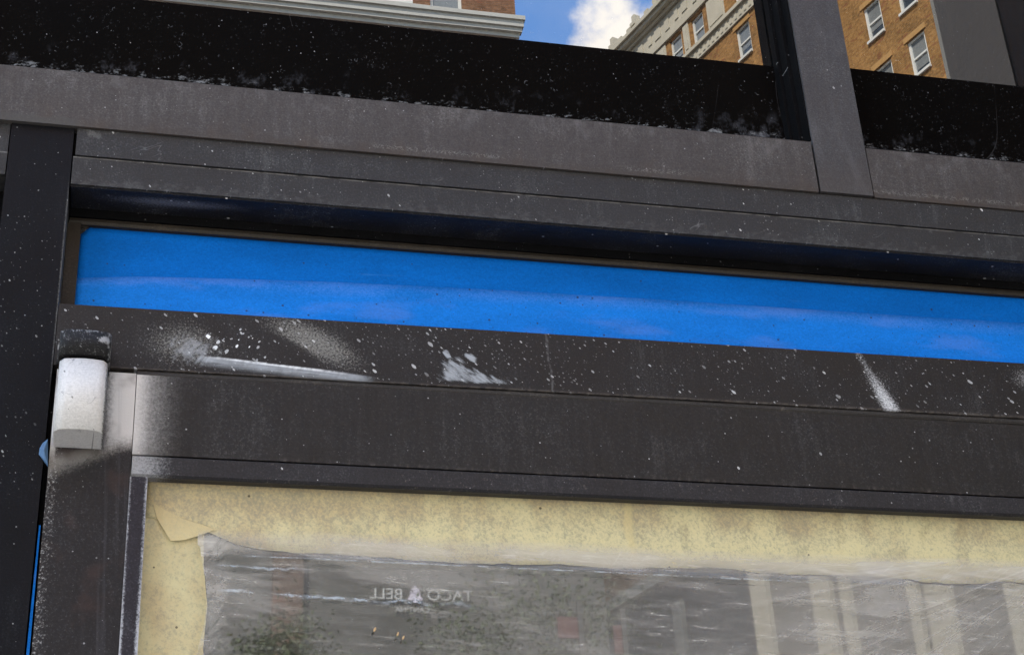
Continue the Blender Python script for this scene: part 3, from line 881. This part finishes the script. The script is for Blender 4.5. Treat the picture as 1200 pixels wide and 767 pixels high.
random.seed(3)
o = ribbon('masking_tape', M['blue'], [(-0.0515, 0.790), (1.165, 0.812)],
           [(-0.0515, 0.8445), (-0.0490, 0.8490), (-0.0465, 0.8522), (-0.042, 0.8536), (-0.034, 0.8545), (1.165, 0.8560)], 0.0418, 0.0003, (-0.04, 0.0415, 0.85 + ZC))
tag(o, 'deep blue tape along the top half of the transom light', 'masking tape', 'strips of blue tape on the transom light')
up = [(-0.0515, 0.7985), (0.0, 0.8045), (0.10, 0.8100), (0.185, 0.8139), (0.35, 0.8180), (0.518, 0.8203), (0.70, 0.8215), (0.884, 0.8233), (1.165, 0.826)]
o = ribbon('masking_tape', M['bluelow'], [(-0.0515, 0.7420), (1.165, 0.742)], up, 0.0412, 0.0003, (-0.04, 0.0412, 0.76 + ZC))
tag(o, 'blue tape below, brighter with painted-in sky sheen, flecked with dark specks', 'masking tape', 'strips of blue tape on the transom light')

# ------------------------------------------------------------------ transom bar
t = empty('transom_bar', 'black horizontal bar splattered with white paint below the blue strip', 'frame bar', (0.5, 0, 0.72 + ZC))
bm = bmesh.new()
extrude_x(bm, [(0.0, 0.6930), (0.0, 0.7500), (0.052, 0.7500), (0.052, 0.6930)], -0.0622, 1.166)
for v in bm.verts:
    if v.co.z - ZC < 0.72: v.co.z += -0.0042 if v.co.x < 0.5 else 0.0006
    else: v.co.z += -0.0022 if v.co.x < 0.5 else 0.0042
link('bar', bm, M['bar'], t, 0.0012)
bm = bmesh.new()
prof = [(0.004 + 0.0035 * math.sin(a) * -1, 0.6905 + 0.0035 * math.cos(a)) for a in [i * math.pi / 5 for i in range(0, 6)]] + [(0.03, 0.687), (0.03, 0.694)]
extrude_x(bm, prof, 0.0068, 1.166)
for v in bm.verts: v.co.z += -0.0046 if v.co.x < 0.5 else 0.0002
link('weather_seal', bm, M['seal'], t, 0)

# ------------------------------------------------------------------ posts
t = empty('frame_post', 'tall dark upright post with white specks left of the hinge', 'frame post', (-0.09, 0, 0))
bm = bmesh.new()
prism_xz(bm, [(-0.1178, -ZC), (-0.0643, -ZC), (-0.0643, 0.40), (-0.0628, 0.70), (-0.0628, 0.9352), (-0.1175, 0.9352)], 0.0, 0.055)
link('post', bm, M['post'], t, 0.0009)
t = empty('frame_post', 'dark upright post at the lock side of the door', 'frame post', (1.2, 0, 0))
one('post', [(1.1680, 1.2300, 0.0, 0.055, -ZC, 0.9314)], M['post'], t, 0.0009)

# sidelight left of the post: its head, a shadow gap and papered glass
t = empty('sidelight', 'narrow papered side window left of the dark post', 'side window', (-0.6, 0, 0))
one('head', [(XL, -0.1186, 0.002, 0.050, 0.8772, 0.9316)], M['header'], t, 0.0009)
one('glazing_trim', [(XL, -0.1186, 0.030, 0.048, 0.830, 0.8768)], M['black'], t, 0.0006)
one('glass', [(XL, -0.1186, 0.040, 0.046, -ZC + 0.12, 0.8299)], M['doorpane'], t, 0)
one('paper', [(XL + 0.01, -0.1188, 0.0385, 0.0396, -ZC + 0.15, 0.8560)], M['cream'], t, 0)
one('bottom_rail', [(XL, -0.1186, 0.0, 0.050, -ZC, -ZC + 0.12)], M['post'], t, 0.001)

# ------------------------------------------------------------------ door
door = empty('door', 'dark metal framed glass door, masked off for repainting', 'door', (-0.05, 0, 0))
top0, top1 = 0.6102, 0.6850
bm = bmesh.new()
zbox(bm, 0.0068, 1.10, 0.0010, 0.045, top0, top1)
link('top_rail', bm, M['rail'], door, 0.0008)
bm = bmesh.new()
zbox(bm, -0.0588, 0.0062, 0.0006, 0.045, -ZC + 0.02, top1)
link('hinge_stile', bm, M['stile'], door, 0.0010)
one('lock_stile', [(1.1006, 1.1640, 0.0006, 0.045, -ZC + 0.02, top1)], M['rail'], door, 0.001)
one('bottom_rail', [(0.0068, 1.10, 0.0010, 0.045, -ZC + 0.02, -ZC + 0.27)], M['rail'], door, 0.001)
bm = bmesh.new()
extrude_x(bm, [(0.0004, 0.5925), (0.0004, 0.6080), (0.0010, 0.6086), (0.02, 0.6086), (0.02, 0.5945), (0.0120, 0.5935), (0.0110, 0.5905), (0.0030, 0.5905)], 0.0072, 1.10)
link('glazing_bead', bm, M['bead'], door, 0.0005)
bm = bmesh.new()
zbox(bm, 0.0064, 0.0206, -0.0006, 0.0165, -ZC + 0.27, 0.5893)
link('glazing_bead', bm, M['beadside'], door, 0.0009)
one('glass', [(0.0066, 1.10, 0.0170, 0.023, -ZC + 0.26, 0.6095)], M['doorpane'], door, 0)

# blue paper edge and gasket in the joint between post and door
bm = bmesh.new()
zbox(bm, -0.0628, -0.0590, 0.012, 0.018, -ZC + 0.02, 0.684)
o = link('weather_seal', bm, M['black'], door, 0)
bm = bmesh.new()
prism_xz(bm, [(-0.0620, 0.545), (-0.0608, 0.545), (-0.0604, 0.40), (-0.0602, 0.0), (-0.0632, 0.0), (-0.0630, 0.40)], 0.0035, 0.0040)
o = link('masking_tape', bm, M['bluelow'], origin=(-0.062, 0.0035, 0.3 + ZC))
tag(o, 'thin blue tape edge showing in the joint between post and door', 'masking tape')
# crumpled scrap of blue tape
bm = bmesh.new()
pts = [(-0.0668, 0.6095), (-0.0648, 0.6150), (-0.0610, 0.6170), (-0.0600, 0.6060), (-0.0592, 0.5950), (-0.0622, 0.5985), (-0.0672, 0.6050)]
cen = (-0.0632, 0.6070)
ring_f = [bm.verts.new((x, -0.0032 + 0.0022 * math.sin(i * 2.4), z + ZC)) for i, (x, z) in enumerate(pts)]
ring_b = [bm.verts.new((x, -0.0004 + 0.0008 * math.sin(i * 1.9), z + ZC)) for i, (x, z) in enumerate(pts)]
cf = bm.verts.new((cen[0], -0.0058, cen[1] + ZC)); cb = bm.verts.new((cen[0], 0.0002, cen[1] + ZC))
for i in range(len(pts)):
    j = (i + 1) % len(pts)
    bm.faces.new((ring_f[i], ring_f[j], cf)); bm.faces.new((ring_b[j], ring_b[i], cb)); bm.faces.new((ring_f[i], ring_b[i], ring_b[j], ring_f[j]))
o = link('tape_scrap', bm, M['dullblue'], origin=(-0.063, 0, 0.607 + ZC))
tag(o, 'crumpled scrap of blue tape beside the silver hinge', 'tape scrap')

# ------------------------------------------------------------------ pivot hinge
t = empty('pivot_hinge', 'silver sprayed pivot hinge with a scratched black cap at the door corner', 'hinge', (-0.037, 0, 0.65 + ZC))


def dshape(x0, x1, yf, yb, bulge, r, n=10):
    """plan of the knuckle: flat sides, softly rounded front"""
    pts = [(x0, yb)]
    cx, hw = (x0 + x1) / 2, (x1 - x0) / 2
    for i in range(n + 1):
        a = -1 + 2 * i / n
        s = abs(a)
        y = yf + bulge * s * s
        if s > 0.8: y += (r) * ((s - 0.8) / 0.2) ** 2.2
        pts.append((cx + hw * a, y))
    pts.append((x1, yb))
    return pts


def knuckle(name, mat, x0, x1, yf, yb, z0, z1, bulge=0.0032, r=0.0045, bev=0.0005):
    bm = bmesh.new()
    pl = dshape(x0, x1, yf, yb, bulge, r)
    a = [bm.verts.new((x, y, z0 + ZC)) for x, y in pl]
    b = [bm.verts.new((x, y, z1 + ZC)) for x, y in pl]
    n = len(pl)
    bm.faces.new(a); bm.faces.new(b[::-1])
    for i in range(n): bm.faces.new((a[i], b[i], b[(i + 1) % n], a[(i + 1) % n]))
    o = link(name, bm, mat, t, bev)
    for p in o.data.polygons: p.use_smooth = abs(p.normal.z) < 0.9
    return o


knuckle('barrel', M['barrel'], -0.0562, -0.0172, -0.0355, 0.0002, 0.6128, 0.6772)
knuckle('cap', M['cap'], -0.0574, -0.0160, -0.0368, -0.0003, 0.6804, 0.7034, bulge=0.0024, r=0.003, bev=0.0006)
knuckle('pin', M['black'], -0.0530, -0.0205, -0.0320, -0.0003, 0.6773, 0.6807, bev=0.0)  # black pin also stands in for the contact shadow under the cap
one('leaf', [(-0.0600, -0.0160, -0.0016, -0.0003, 0.6895, 0.7090)], M['cap'], t, 0.0005)

# ------------------------------------------------------------------ masking on the door glass
random.seed(11)
low = [(0.0205, 0.560), (0.045, 0.556), (0.0796, 0.5470), (0.1113, 0.5370), (0.1819, 0.5322), (0.2686, 0.5315), (0.3425, 0.5300), (0.3956, 0.5325), (0.4804, 0.5330), (0.5593, 0.5330), (0.6399, 0.5314), (0.7222, 0.5295), (0.8061, 0.5297), (1.098, 0.530)]
rg = random.Random(4)
rag, xx = [], 0.0205
while xx < 1.098:
    za = next(a[1] + (b[1] - a[1]) * (xx - a[0]) / (b[0] - a[0]) for a, b in zip(low, low[1:]) if xx <= b[0])
    rag.append((xx, za + rg.uniform(-0.0012, 0.0012) + 0.0015 * math.sin(xx * 41)))
    xx += rg.uniform(0.006, 0.022)
low = rag + [(1.098, 0.530)]
o = ribbon('masking_tape', M['yellow'], low, [(0.0205, 0.6055), (1.098, 0.6055)], 0.0155, 0.0003, (0.1, 0.015, 0.57 + ZC), amp=0.0006)
tag(o, 'long yellow tape under the door rail, mottled grey and brown with overspray', 'masking tape', 'yellow tape round the door glass')
bm = bmesh.new()
left = [(0.0207, 0.600), (0.0207, 0.05), (0.0770, 0.05)]
for k in range(14):
    z = 0.06 + k * 0.0355
    left.append((0.0735 + 0.0022 * math.sin(k * 2.1) - (0.006 if z > 0.515 else 0) - (0.005 if z > 0.53 else 0), z))
left += [(0.0690, 0.5476), (0.0790, 0.556), (0.0810, 0.600)]
prism_xz(bm, left, 0.0159, 0.0162)
o = link('masking_tape', bm, M['yelside'], origin=(0.05, 0.016, 0.4 + ZC))
tag(o, 'upright yellow tape beside the bare metal bead, speckled grey', 'masking tape', 'yellow tape round the door glass')
bm = bmesh.new()
fp = [(0.0262, 0.5735), (0.0300, 0.5600), (0.0421, 0.5397), (0.0530, 0.5412), (0.0638, 0.5451), (0.0774, 0.5517), (0.0700, 0.5545), (0.0515, 0.5600), (0.0330, 0.5690)]
prism_xz(bm, fp, 0.01440, 0.01465)
for v in bm.verts: v.co.y -= 0.0022 * max(0, (0.556 - (v.co.z - ZC)) / 0.016) * 0.6
o = link('tape_corner', bm, M['flap'], origin=(0.05, 0.0145, 0.555 + ZC))
tag(o, 'clean folded corner of yellow tape where top and side strips meet', 'masking tape')

# plastic sheet with folds
NX, NZ = 420, 150
px0, px1, pz0, pz1 = 0.0640, 1.095, 0.05, 0.5500


def top_z(x):
    pts = [(0.0640, 0.5414), (0.0726, 0.547), (0.111, 0.5433), (0.1817, 0.5431), (0.254, 0.543), (0.3653, 0.5412), (0.4807, 0.5417), (0.5999, 0.5406), (0.7231, 0.5386), (0.807, 0.5383), (1.095, 0.538)]
    for (xa, za), (xb, zb) in zip(pts, pts[1:]):
        if x <= xb: return za + (zb - za) * (x - xa) / (xb - xa)
    return pts[-1][1]


def left_x(z): return 0.0690 + 0.0035 * math.sin(z * 55.0) + (0.0 if z < 0.535 else -0.002)


def wrinkle(x, z):
    V = Vector
    h = 0.0
    h += 0.0011 * mnoise.noise(V((x * 6, z * 34, 1.0)))
    h += 0.0006 * mnoise.noise(V((x * 18 + z * 30, z * 90, 2.0)))
    # creases that fan out from the upper right corner
    dx, dz = x - 0.90, z - 0.56
    ang = math.atan2(-dz, -dx)
    rr = math.hypot(dx, dz)
    fan = max(0.0, min(1.0, (x - 0.40) / 0.35))
    h += fan * 0.0016 * min(1.0, rr * 6) * mnoise.noise(V((ang * 17.0, rr * 1.3, 5.0)))
    h += fan * 0.0007 * min(1.0, rr * 6) * mnoise.noise(V((ang * 46.0, rr * 2.0, 9.0)))
    # crosswise crumples in the lower middle
    mid = max(0.0, 1 - abs(x - 0.33) / 0.28) * max(0.0, min(1.0, (0.50 - z) / 0.05))
    h += mid * 0.0012 * mnoise.noise(V(((x + z) * 42, (x - z) * 16, 3.0)))
    # loose fold down the left edge
    e = max(0.0, 1 - (x - 0.072) / 0.030)
    h += e * (0.0018 * math.sin(z * 85 + x * 130) + 0.0018)
    # long level fold below the tape
    h += 0.0016 * math.exp(-((z - 0.5285 + (x - 0.1) * 0.010) / 0.0022) ** 2) * min(1, max(0, (x - 0.08) / 0.05))
    return h


bm = bmesh.new()
rows = []
for j in range(NZ + 1):
    fz = j / NZ
    row = []
    for i in range(NX + 1):
        fx = (i / NX) ** 1.25
        x = px0 + (px1 - px0) * fx
        # finer rows where the photo looks
        z = pz0 + (top_z(x) + 0.014 - pz0) * (1 - (1 - fz) ** 1.9)
        lx = left_x(z)
        x = lx + (px1 - lx) * fx
        y = 0.0120 - wrinkle(x, z)
        y = min(y, 0.0140)
        row.append(bm.verts.new((x, y, z + ZC)))
    rows.append(row)
for j in range(NZ):
    for i in range(NX):
        bm.faces.new((rows[j][i], rows[j][i + 1], rows[j + 1][i + 1], rows[j + 1][i]))
sheet_o = link('plastic_sheet', bm, M['plastic'], smooth=True, origin=(0.5, 0.012, 0.3 + ZC))
tag(sheet_o, 'wrinkled clear plastic sheet taped over the door glass', 'plastic sheet')
for i, (x, z, w) in enumerate(((0.2088, 0.4685, 0.0010), (0.2278, 0.4652, 0.0009), (0.2322, 0.4622, 0.0009))):
    bm = bmesh.new()
    bmesh.ops.create_uvsphere(bm, u_segments=10, v_segments=6, radius=1.0)
    for v in bm.verts:
        v.co = Vector((x + v.co.x * w + v.co.z * 0.0006, 0.0116 + v.co.y * 0.0003, z + ZC + v.co.z * w * 2.0))
    link('paint_fleck', bm, M['orange'], sheet_o, smooth=True)

# ------------------------------------------------------------------ wing of the shopfront on the right (seen mirrored in the right pane)
t = empty('shopfront_wing', 'dark return wing of the shopfront with a grey end post, mirrored in the right pane', 'shopfront wing', (1.35, -0.4, 0))
one('end_post', [(1.30, 1.40, -0.640, -0.470, -ZC, 3.2)], M['wingpil'], t, 0.002)
one('glass', [(1.302, 1.34, -0.4695, -0.006, -ZC, 3.2)], M['wingglass'], t, 0)

# ------------------------------------------------------------------ across the street
YP = 0.0385


def mir(x, y, z): return Vector((x, 2 * YP - y, z + ZC))


def vbox(bm, x0, x1, y0, y1, z0, z1):
    box(bm, x0, x1, 2 * YP - y1, 2 * YP - y0, z0 + ZC, z1 + ZC)


def vone(name, boxes, mat, parent, bevel=0.0):
    bm = bmesh.new()
    for b in boxes: vbox(bm, *b)
    return link(name, bm, mat, parent, bevel)


# tall brick building parallel to the shopfront
Y1 = 41.3
lb = empty('brick_building', 'red-brown brick tower with a white ledge, mirrored at the top edge of the wide pane', 'building', mir(-8, Y1, -ZC))
wl = [(-30, 8.88, Y1, Y1 + 16, 36.0, 62), (9.95, 11.77, Y1, Y1 + 16, 36.0, 62), (8.88, 9.95, Y1, Y1 + 16, 38.9, 62), (8.88, 9.95, Y1 + 0.3, Y1 + 16, 36.0, 38.9), (8.88, 9.95, Y1, Y1 + 0.3, 36.0, 36.70)]
vone('wall', wl, M['redbrick'], lb)
vone('base', [(-30, 11.74, Y1 + 0.02, Y1 + 16, -ZC, 35.99)], M['redbrick'], lb)
for xc in (-2.2, 1.3, 4.8, 9.4):
    for zb in (19.0, 23.0, 27.0, 31.0):
        x0, x1, yy = xc - 0.55, xc + 0.55, Y1 - 0.06
        f = vone('window', [(x0, x0 + 0.1, yy, Y1 + 0.018, zb, zb + 2.1), (x1 - 0.1, x1, yy, Y1 + 0.018, zb, zb + 2.1), (x0 - 0.05, x1 + 0.05, yy - 0.05, Y1 + 0.018, zb - 0.12, zb - 0.002), (x0 + 0.1, x1 - 0.1, yy, Y1 + 0.018, zb + 2.0, zb + 2.1), (x0 + 0.1, x1 - 0.1, yy + 0.01, Y1 + 0.018, zb + 1.0, zb + 1.08)], M['white'], lb)
        vone('pane', [(x0 + 0.1, x1 - 0.1, yy + 0.05, Y1 + 0.018, zb, zb + 2.0)], M['darkwin'], f)
bm = bmesh.new()
for pr, z0, z1 in ((0.10, 35.70, 35.86), (0.22, 35.86, 36.02), (0.30, 36.02, 36.26), (0.38, 36.26, 36.42)):
    vbox(bm, -30.4, 11.77 + pr * 0.6, Y1 - pr, Y1 - 0.001 + 0.001 * z0 / 40, z0, z1)
link('ledge', bm, M['ledge'], lb, 0.0)
for x0, x1, z1 in ((6.60, 8.27, 36.86), (10.54, 11.70, 36.62), (0.8, 2.5, 36.86)):
    vone('block', [(x0, x1, Y1 - 0.14, Y1 - 0.002, 36.425, z1)], M['white'], lb, 0.01)
for x0, x1 in ((8.88, 9.95), (3.4, 4.47)):
    yy = Y1 + 0.10 if x0 > 8 else Y1 - 0.06
    f = vone('window', [(x0, x0 + 0.10, yy, yy + 0.15, 36.70, 38.9), (x1 - 0.10, x1, yy, yy + 0.15, 36.70, 38.9), (x0 + 0.10, x1 - 0.10, yy, yy + 0.15, 36.70, 36.80), (x0 + 0.1, x1 - 0.1, yy, yy + 0.15, 38.8, 38.9)], M['white'], lb)
    vone('pane', [(x0 + 0.10, x1 - 0.10, yy + 0.06, yy + 0.1, 36.80, 38.8)], M['blind'], f)

# corner building with a slanting facade
A2 = Vector((14.1996 * 2, -1.3 + 21.3 * 2, 0))
D2 = Vector((math.cos(TH), math.sin(TH), 0))
N2 = Vector((D2.y, -D2.x, 0))


def fb(bm, u0, u1, w0, w1, z0, z1):
    """box on the facade: u along it, w into the building, z up"""
    def f(c):
        p = A2 + D2 * c.x + N2 * c.y
        return mir(p.x, p.y, c.z)
    box(bm, u0, u1, w0, w1, z0, z1, f)


def fone(name, boxes, mat, parent, bevel=0.0):
    bm = bmesh.new()
    for b in boxes: fb(bm, *b)
    return link(name, bm, mat, parent, bevel)


a0 = A2 + D2 * 10
cb_ = empty('brick_building', 'tan brick corner building with a stone attic and sash windows, mirrored in both panes', 'building', mir(a0.x, a0.y, -ZC))
U0, U1 = -8.0, 32.0
wins = []
for uc in (2.25, 4.10, 7.70, 11.60, 15.40, 19.2, 23.0, 26.8):
    for zb in (26.0, 29.0, 32.0, 35.0, 38.0, 41.0, 45.45):
        if zb < 37 and uc > 12: continue
        wins.append((uc - 0.47, uc + 0.47, zb, zb + 1.66))
for uc in (11.35, 14.55, 16.25, 19.4, 21.0, 24.2): wins.append((uc - 0.44, uc + 0.44, 48.35, 49.85))
us = sorted({U0, U1} | {w[0] for w in wins} | {w[1] for w in wins})
# the wall is a slab with real openings: columns of boxes between and above the windows
bm = bmesh.new()
for ua, ub in zip(us, us[1:]):
    um = (ua + ub) / 2
    cut = sorted((w[2], w[3]) for w in wins if w[0] < um < w[1])
    z = 25.0
    for za, zb in cut:
        fb(bm, ua, ub, 0, 0.30, z, za); z = zb
    fb(bm, ua, ub, 0, 0.30, z, 50.1)
bmesh.ops.remove_doubles(bm, verts=bm.verts[:], dist=0.0005)
fb(bm, U0, U1, 0.55, 14, 25.0, 52.0)
link('wall', bm, M['tanbrick'], cb_)
for k, (ua, ub, za, zb) in enumerate(wins):
    attic = za > 48
    hb = (0.10, 0.3, 0.45, 0.62, 0.2)[(k * 3) % 5]
    f = fone('window', [(ua, ua + 0.11, 0.08, 0.22, za, zb), (ub - 0.11, ub, 0.08, 0.22, za, zb), (ua + 0.11, ub - 0.11, 0.08, 0.22, zb - 0.10, zb), (ua - 0.02, ub + 0.02, -0.09, 0.22, za - 0.09, za + 0.02),
                        (ua + 0.11, ub - 0.11, 0.10, 0.20, (za + zb) / 2 - 0.04, (za + zb) / 2 + 0.04)], M['white'], cb_)
    fone('pane', [(ua + 0.11, ub - 0.11, 0.13, 0.15, (za + zb) / 2 + 0.04, zb - 0.10)], M['blind'] if (k * 7) % 5 != 1 else M['darkwin'], f)
    fone('pane', [(ua + 0.11, ub - 0.11, 0.16, 0.18, za + 0.02, (za + zb) / 2 - 0.04)], M['darkwin'], f)
    zt = (za + zb) / 2 - 0.042
    fone('blind', [(ua + 0.112, ub - 0.112, 0.150, 0.158, zt - hb, zt)], M['blind'], f)
    if not attic: fone('lintel', [(ua - 0.12, ub + 0.12, -0.035, 0.05, zb + 0.003, zb + 0.24)], M['lintel'], cb_)
bm = bmesh.new()
fb(bm, U0, U1, -0.10, -0.002, 47.42, 48.00)
fb(bm, U0, U1, -0.24, -0.002, 48.003, 48.18)
u = U0
while u < U1:                                    # fretted ornament on the band
    fb(bm, u, u + 0.16, -0.13, -0.102, 47.55, 47.85); u += 0.34
link('string_course', bm, M['stone'], cb_)
bm = bmesh.new()
for ua, ub in ((12.55, 13.75), (15.2, 15.62), (17.0, 18.6), (9.4, 10.6), (19.95, 20.4), (22.0, 23.3)):
    fb(bm, ua, ub, -0.05, -0.002, 48.3, 49.95)
    fb(bm, ua + 0.12, ub - 0.12, -0.08, -0.052, 48.5, 49.75)
link('stone_panel', bm, M['stone'], cb_)
bm = bmesh.new()
fb(bm, U0, U1, -0.12, -0.002, 50.02, 50.40)
fb(bm, U0, U1, -0.06, -0.002, 50.403, 51.45)
rnd = random.Random(5)
u = U0
while u < U1:
    fb(bm, u, u + rnd.uniform(0.25, 0.5), -0.10, -0.062, 50.55 + rnd.uniform(0, .1), 51.2 + rnd.uniform(0, .15)); u += 0.72
for pr, z0, z1 in ((0.20, 51.453, 51.65), (0.42, 51.653, 51.85), (0.55, 51.853, 52.05)):
    fb(bm, U0, U1, -pr, -0.002, z0, z1)
u = U0
while u < U1:
    fb(bm, u, u + 0.30, -0.45, -0.15, 52.053, 52.35); u += 0.75
u = U0
while u < U1:
    fb(bm, u, u + 0.45, -0.40, 0.1, 52.353, 52.55); fb(bm, u + 0.1, u + 0.34, -0.34, 0.0, 52.553, 52.95); u += 1.9
link('cornice', bm, M['stone'], cb_)
# lower storeys: grey wall with tall cream piers
fone('base', [(U0, U1, 0.05, 14, -ZC, 24.9)], M['greystone'], cb_)
fone('pier_cap', [(U0, U1, -0.2, 0.54, 24.903, 25.4)], M['stone'], cb_)
pu = lambda x: x
PIERS = [(2.2, 3.3), (5.6, 6.7), (7.05, 7.5), (10.35, 10.8), (11.3, 12.3), (14.75, 15.7), (20.2, 20.8)]
for ua, ub in PIERS:
    fone('pier', [(ua, ub, -0.18, 0.045, -ZC, 23.7 if ua > 20 else 24.88)], M['stone'], cb_, 0.02)

# two-storey restaurant with the sign
Y2 = 20.0
rs = empty('restaurant', 'dark low restaurant with a brick pier and white lettering, mirrored in the door glass', 'building', mir(0, Y2, -ZC))
vone('wall', [(-9, 6.6, Y2, Y2 + 9, -ZC, 10.6)], M['charcoal'], rs)
vone('coping', [(-9.1, 6.7, Y2 - 0.15, Y2 + 9, 10.603, 10.85)], M['stone'], rs)
vone('pier', [(2.02, 2.42, Y2 - 0.12, Y2 - 0.002, -ZC, 10.5)], M['pierbrick'], rs)
vone('pier', [(-1.2, -0.6, Y2 - 0.12, Y2 - 0.002, -ZC, 10.5)], M['pierbrick'], rs)
for x0, x1 in ((-6.5, -4.6), (-3.9, -2.0), (0.0, 1.3)):
    f = vone('window', [(x0, x1, Y2 - 0.06, Y2 - 0.002, 3.2, 3.3), (x0, x1, Y2 - 0.06, Y2 - 0.002, 5.1, 5.2), (x0, x0 + 0.1, Y2 - 0.06, Y2 - 0.002, 3.3, 5.1), (x1 - 0.1, x1, Y2 - 0.06, Y2 - 0.002, 3.3, 5.1)], M['white'], rs)
    vone('pane', [(x0 + 0.1, x1 - 0.1, Y2 - 0.04, Y2 - 0.003, 3.3, 5.1)], M['darkwin'], f)
sg = empty('restaurant_sign', 'white lettering reading TACO BELL over CANTINA, with a bell, mirrored in the plastic', 'sign', mir(3.95, Y2 - 0.05, 8.0))


def letters(txt, size, xright, z, width=None):
    """lettering that faces the street: reads from +x to -x as seen from the shopfront's side, so it shows mirrored in the glass"""
    cu = bpy.data.curves.new('lettering', 'FONT'); cu.body = txt; cu.size = size; cu.extrude = 0.012
    tmp = bpy.data.objects.new('tmp', cu); COL.objects.link(tmp)
    dg = bpy.context.evaluated_depsgraph_get()
    me = bpy.data.meshes.new_from_object(tmp.evaluated_get(dg))
    bpy.data.objects.remove(tmp); bpy.data.curves.remove(cu)
    xs = [v.co.x for v in me.vertices]; lo, hi = min(xs), max(xs)
    k = (width / (hi - lo)) if width else 1.0
    base = mir(0, Y2 - 0.03, 0)
    off = offset_of(sg)
    for v in me.vertices:
        x, y, zz = (v.co.x - lo) * k, v.co.y, v.co.z
        v.co = Vector((xright - x, base.y + zz, z + y + ZC)) - off
    me.materials.append(M['letter'])
    o = bpy.data.objects.new('lettering', me); COL.objects.link(o); o.parent = sg
    return o


# mirrored image runs L-L-E-B, bell, O from left to right: on the real facade the words run towards -x
letters('TACO', 0.22, 4.72, 8.015, 0.62)
letters('BELL', 0.22, 3.755, 8.015, 0.435)
letters('CANTINA', 0.10, 4.12, 7.84, 0.46)
bm = bmesh.new()
bell = [(-0.10, 0.0), (0.10, 0.0), (0.095, 0.03), (0.075, 0.05), (0.065, 0.11), (0.05, 0.155), (0.018, 0.18), (0.012, 0.20), (-0.012, 0.20), (-0.018, 0.18), (-0.05, 0.155), (-0.065, 0.11), (-0.075, 0.05), (-0.095, 0.03)]
b0 = mir(0, Y2 - 0.03, 0).y
prism_xz(bm, [(3.93 - x, 8.005 + z) for x, z in bell], b0, b0 + 0.025)
prism_xz(bm, [(3.93 + 0.03 * math.cos(a), 7.985 + 0.02 * math.sin(a)) for a in [k * math.pi / 5 for k in range(10)]], b0, b0 + 0.02)
link('bell_emblem', bm, M['bell'], sg)

# red banners on a lamp post
for i, (x, z0, z1, w, lab) in enumerate(((6.02, 7.55, 7.85, 0.22, 'pale red square banner mirrored in the plastic near its middle'), (6.72, 7.35, 7.75, 0.07, 'narrow red banner mirrored in the plastic beside a cream pier'))):
    t = empty('street_banner', lab, 'banner', mir(x, Y2 - 3, -ZC), 'red banners across the street')
    s = 18.3 / 21.3
    xx = x * s
    vone('pole', [(xx + w / 2 + 0.03, xx + w / 2 + 0.09, Y2 - 3, Y2 - 2.94, -ZC, z1 * s + 0.2)], M['charcoal'], t, 0.01)
    vone('cloth', [(xx - w / 2, xx + w / 2 + 0.03, Y2 - 2.98, Y2 - 2.96, z0 * s, z1 * s)], M['redcloth'], t, 0.0)


# street trees
def tree(x, yv, h, r, seed, label):
    rnd = random.Random(seed)
    base = mir(x, yv, -ZC)
    t = empty('street_tree', label, 'tree', base, 'trees across the street')
    bm = bmesh.new()
    def limb(p, q, ra, rb, seg=7):
        d = (q - p).normalized(); s = d.orthogonal().normalized(); c = d.cross(s)
        A = [bm.verts.new(p + (s * math.cos(k * 2 * math.pi / seg) + c * math.sin(k * 2 * math.pi / seg)) * ra) for k in range(seg)]
        B = [bm.verts.new(q + (s * math.cos(k * 2 * math.pi / seg) + c * math.sin(k * 2 * math.pi / seg)) * rb) for k in range(seg)]
        for k in range(seg): bm.faces.new((A[k], A[(k + 1) % seg], B[(k + 1) % seg], B[k]))
    fork = base + Vector((0.1, 0, h * 0.45))
    limb(base, fork, 0.13, 0.09)
    tips = []
    for k in range(7):
        a = k * 0.9 + rnd.random()
        q = fork + Vector((math.cos(a) * r * 0.7, math.sin(a) * r * 0.7, h * rnd.uniform(0.15, 0.45)))
        limb(fork, q, 0.06, 0.02); tips.append(q)
    link('trunk', bm, M['bark'], t)
    bm = bmesh.new()
    for q in tips + [fork + Vector((0, 0, h * 0.42)), fork + Vector((0, 0, h * 0.25))]:
        for k in range(800):
            v = Vector((rnd.gauss(0, 1), rnd.gauss(0, 1), rnd.gauss(0, 0.8))) * r * 0.33
            c = q + v
            s = rnd.uniform(0.02, 0.042)
            a = Vector((rnd.gauss(0, 1), rnd.gauss(0, 1), rnd.gauss(0, 1))).normalized(); b = a.orthogonal().normalized()
            bm.faces.new([bm.verts.new(c + a * s), bm.verts.new(c + b * s * 0.5), bm.verts.new(c - a * s), bm.verts.new(c - b * s * 0.5)])
    link('crown', bm, M['leaf'], t)
    return t


tree(4.95, 18.4, 10.0, 1.1, 1, 'green street tree mirrored in the plastic right of the white lettering')
tree(1.65, 18.2, 9.1, 0.7, 2, 'green street tree mirrored in the plastic left of the brick pier')
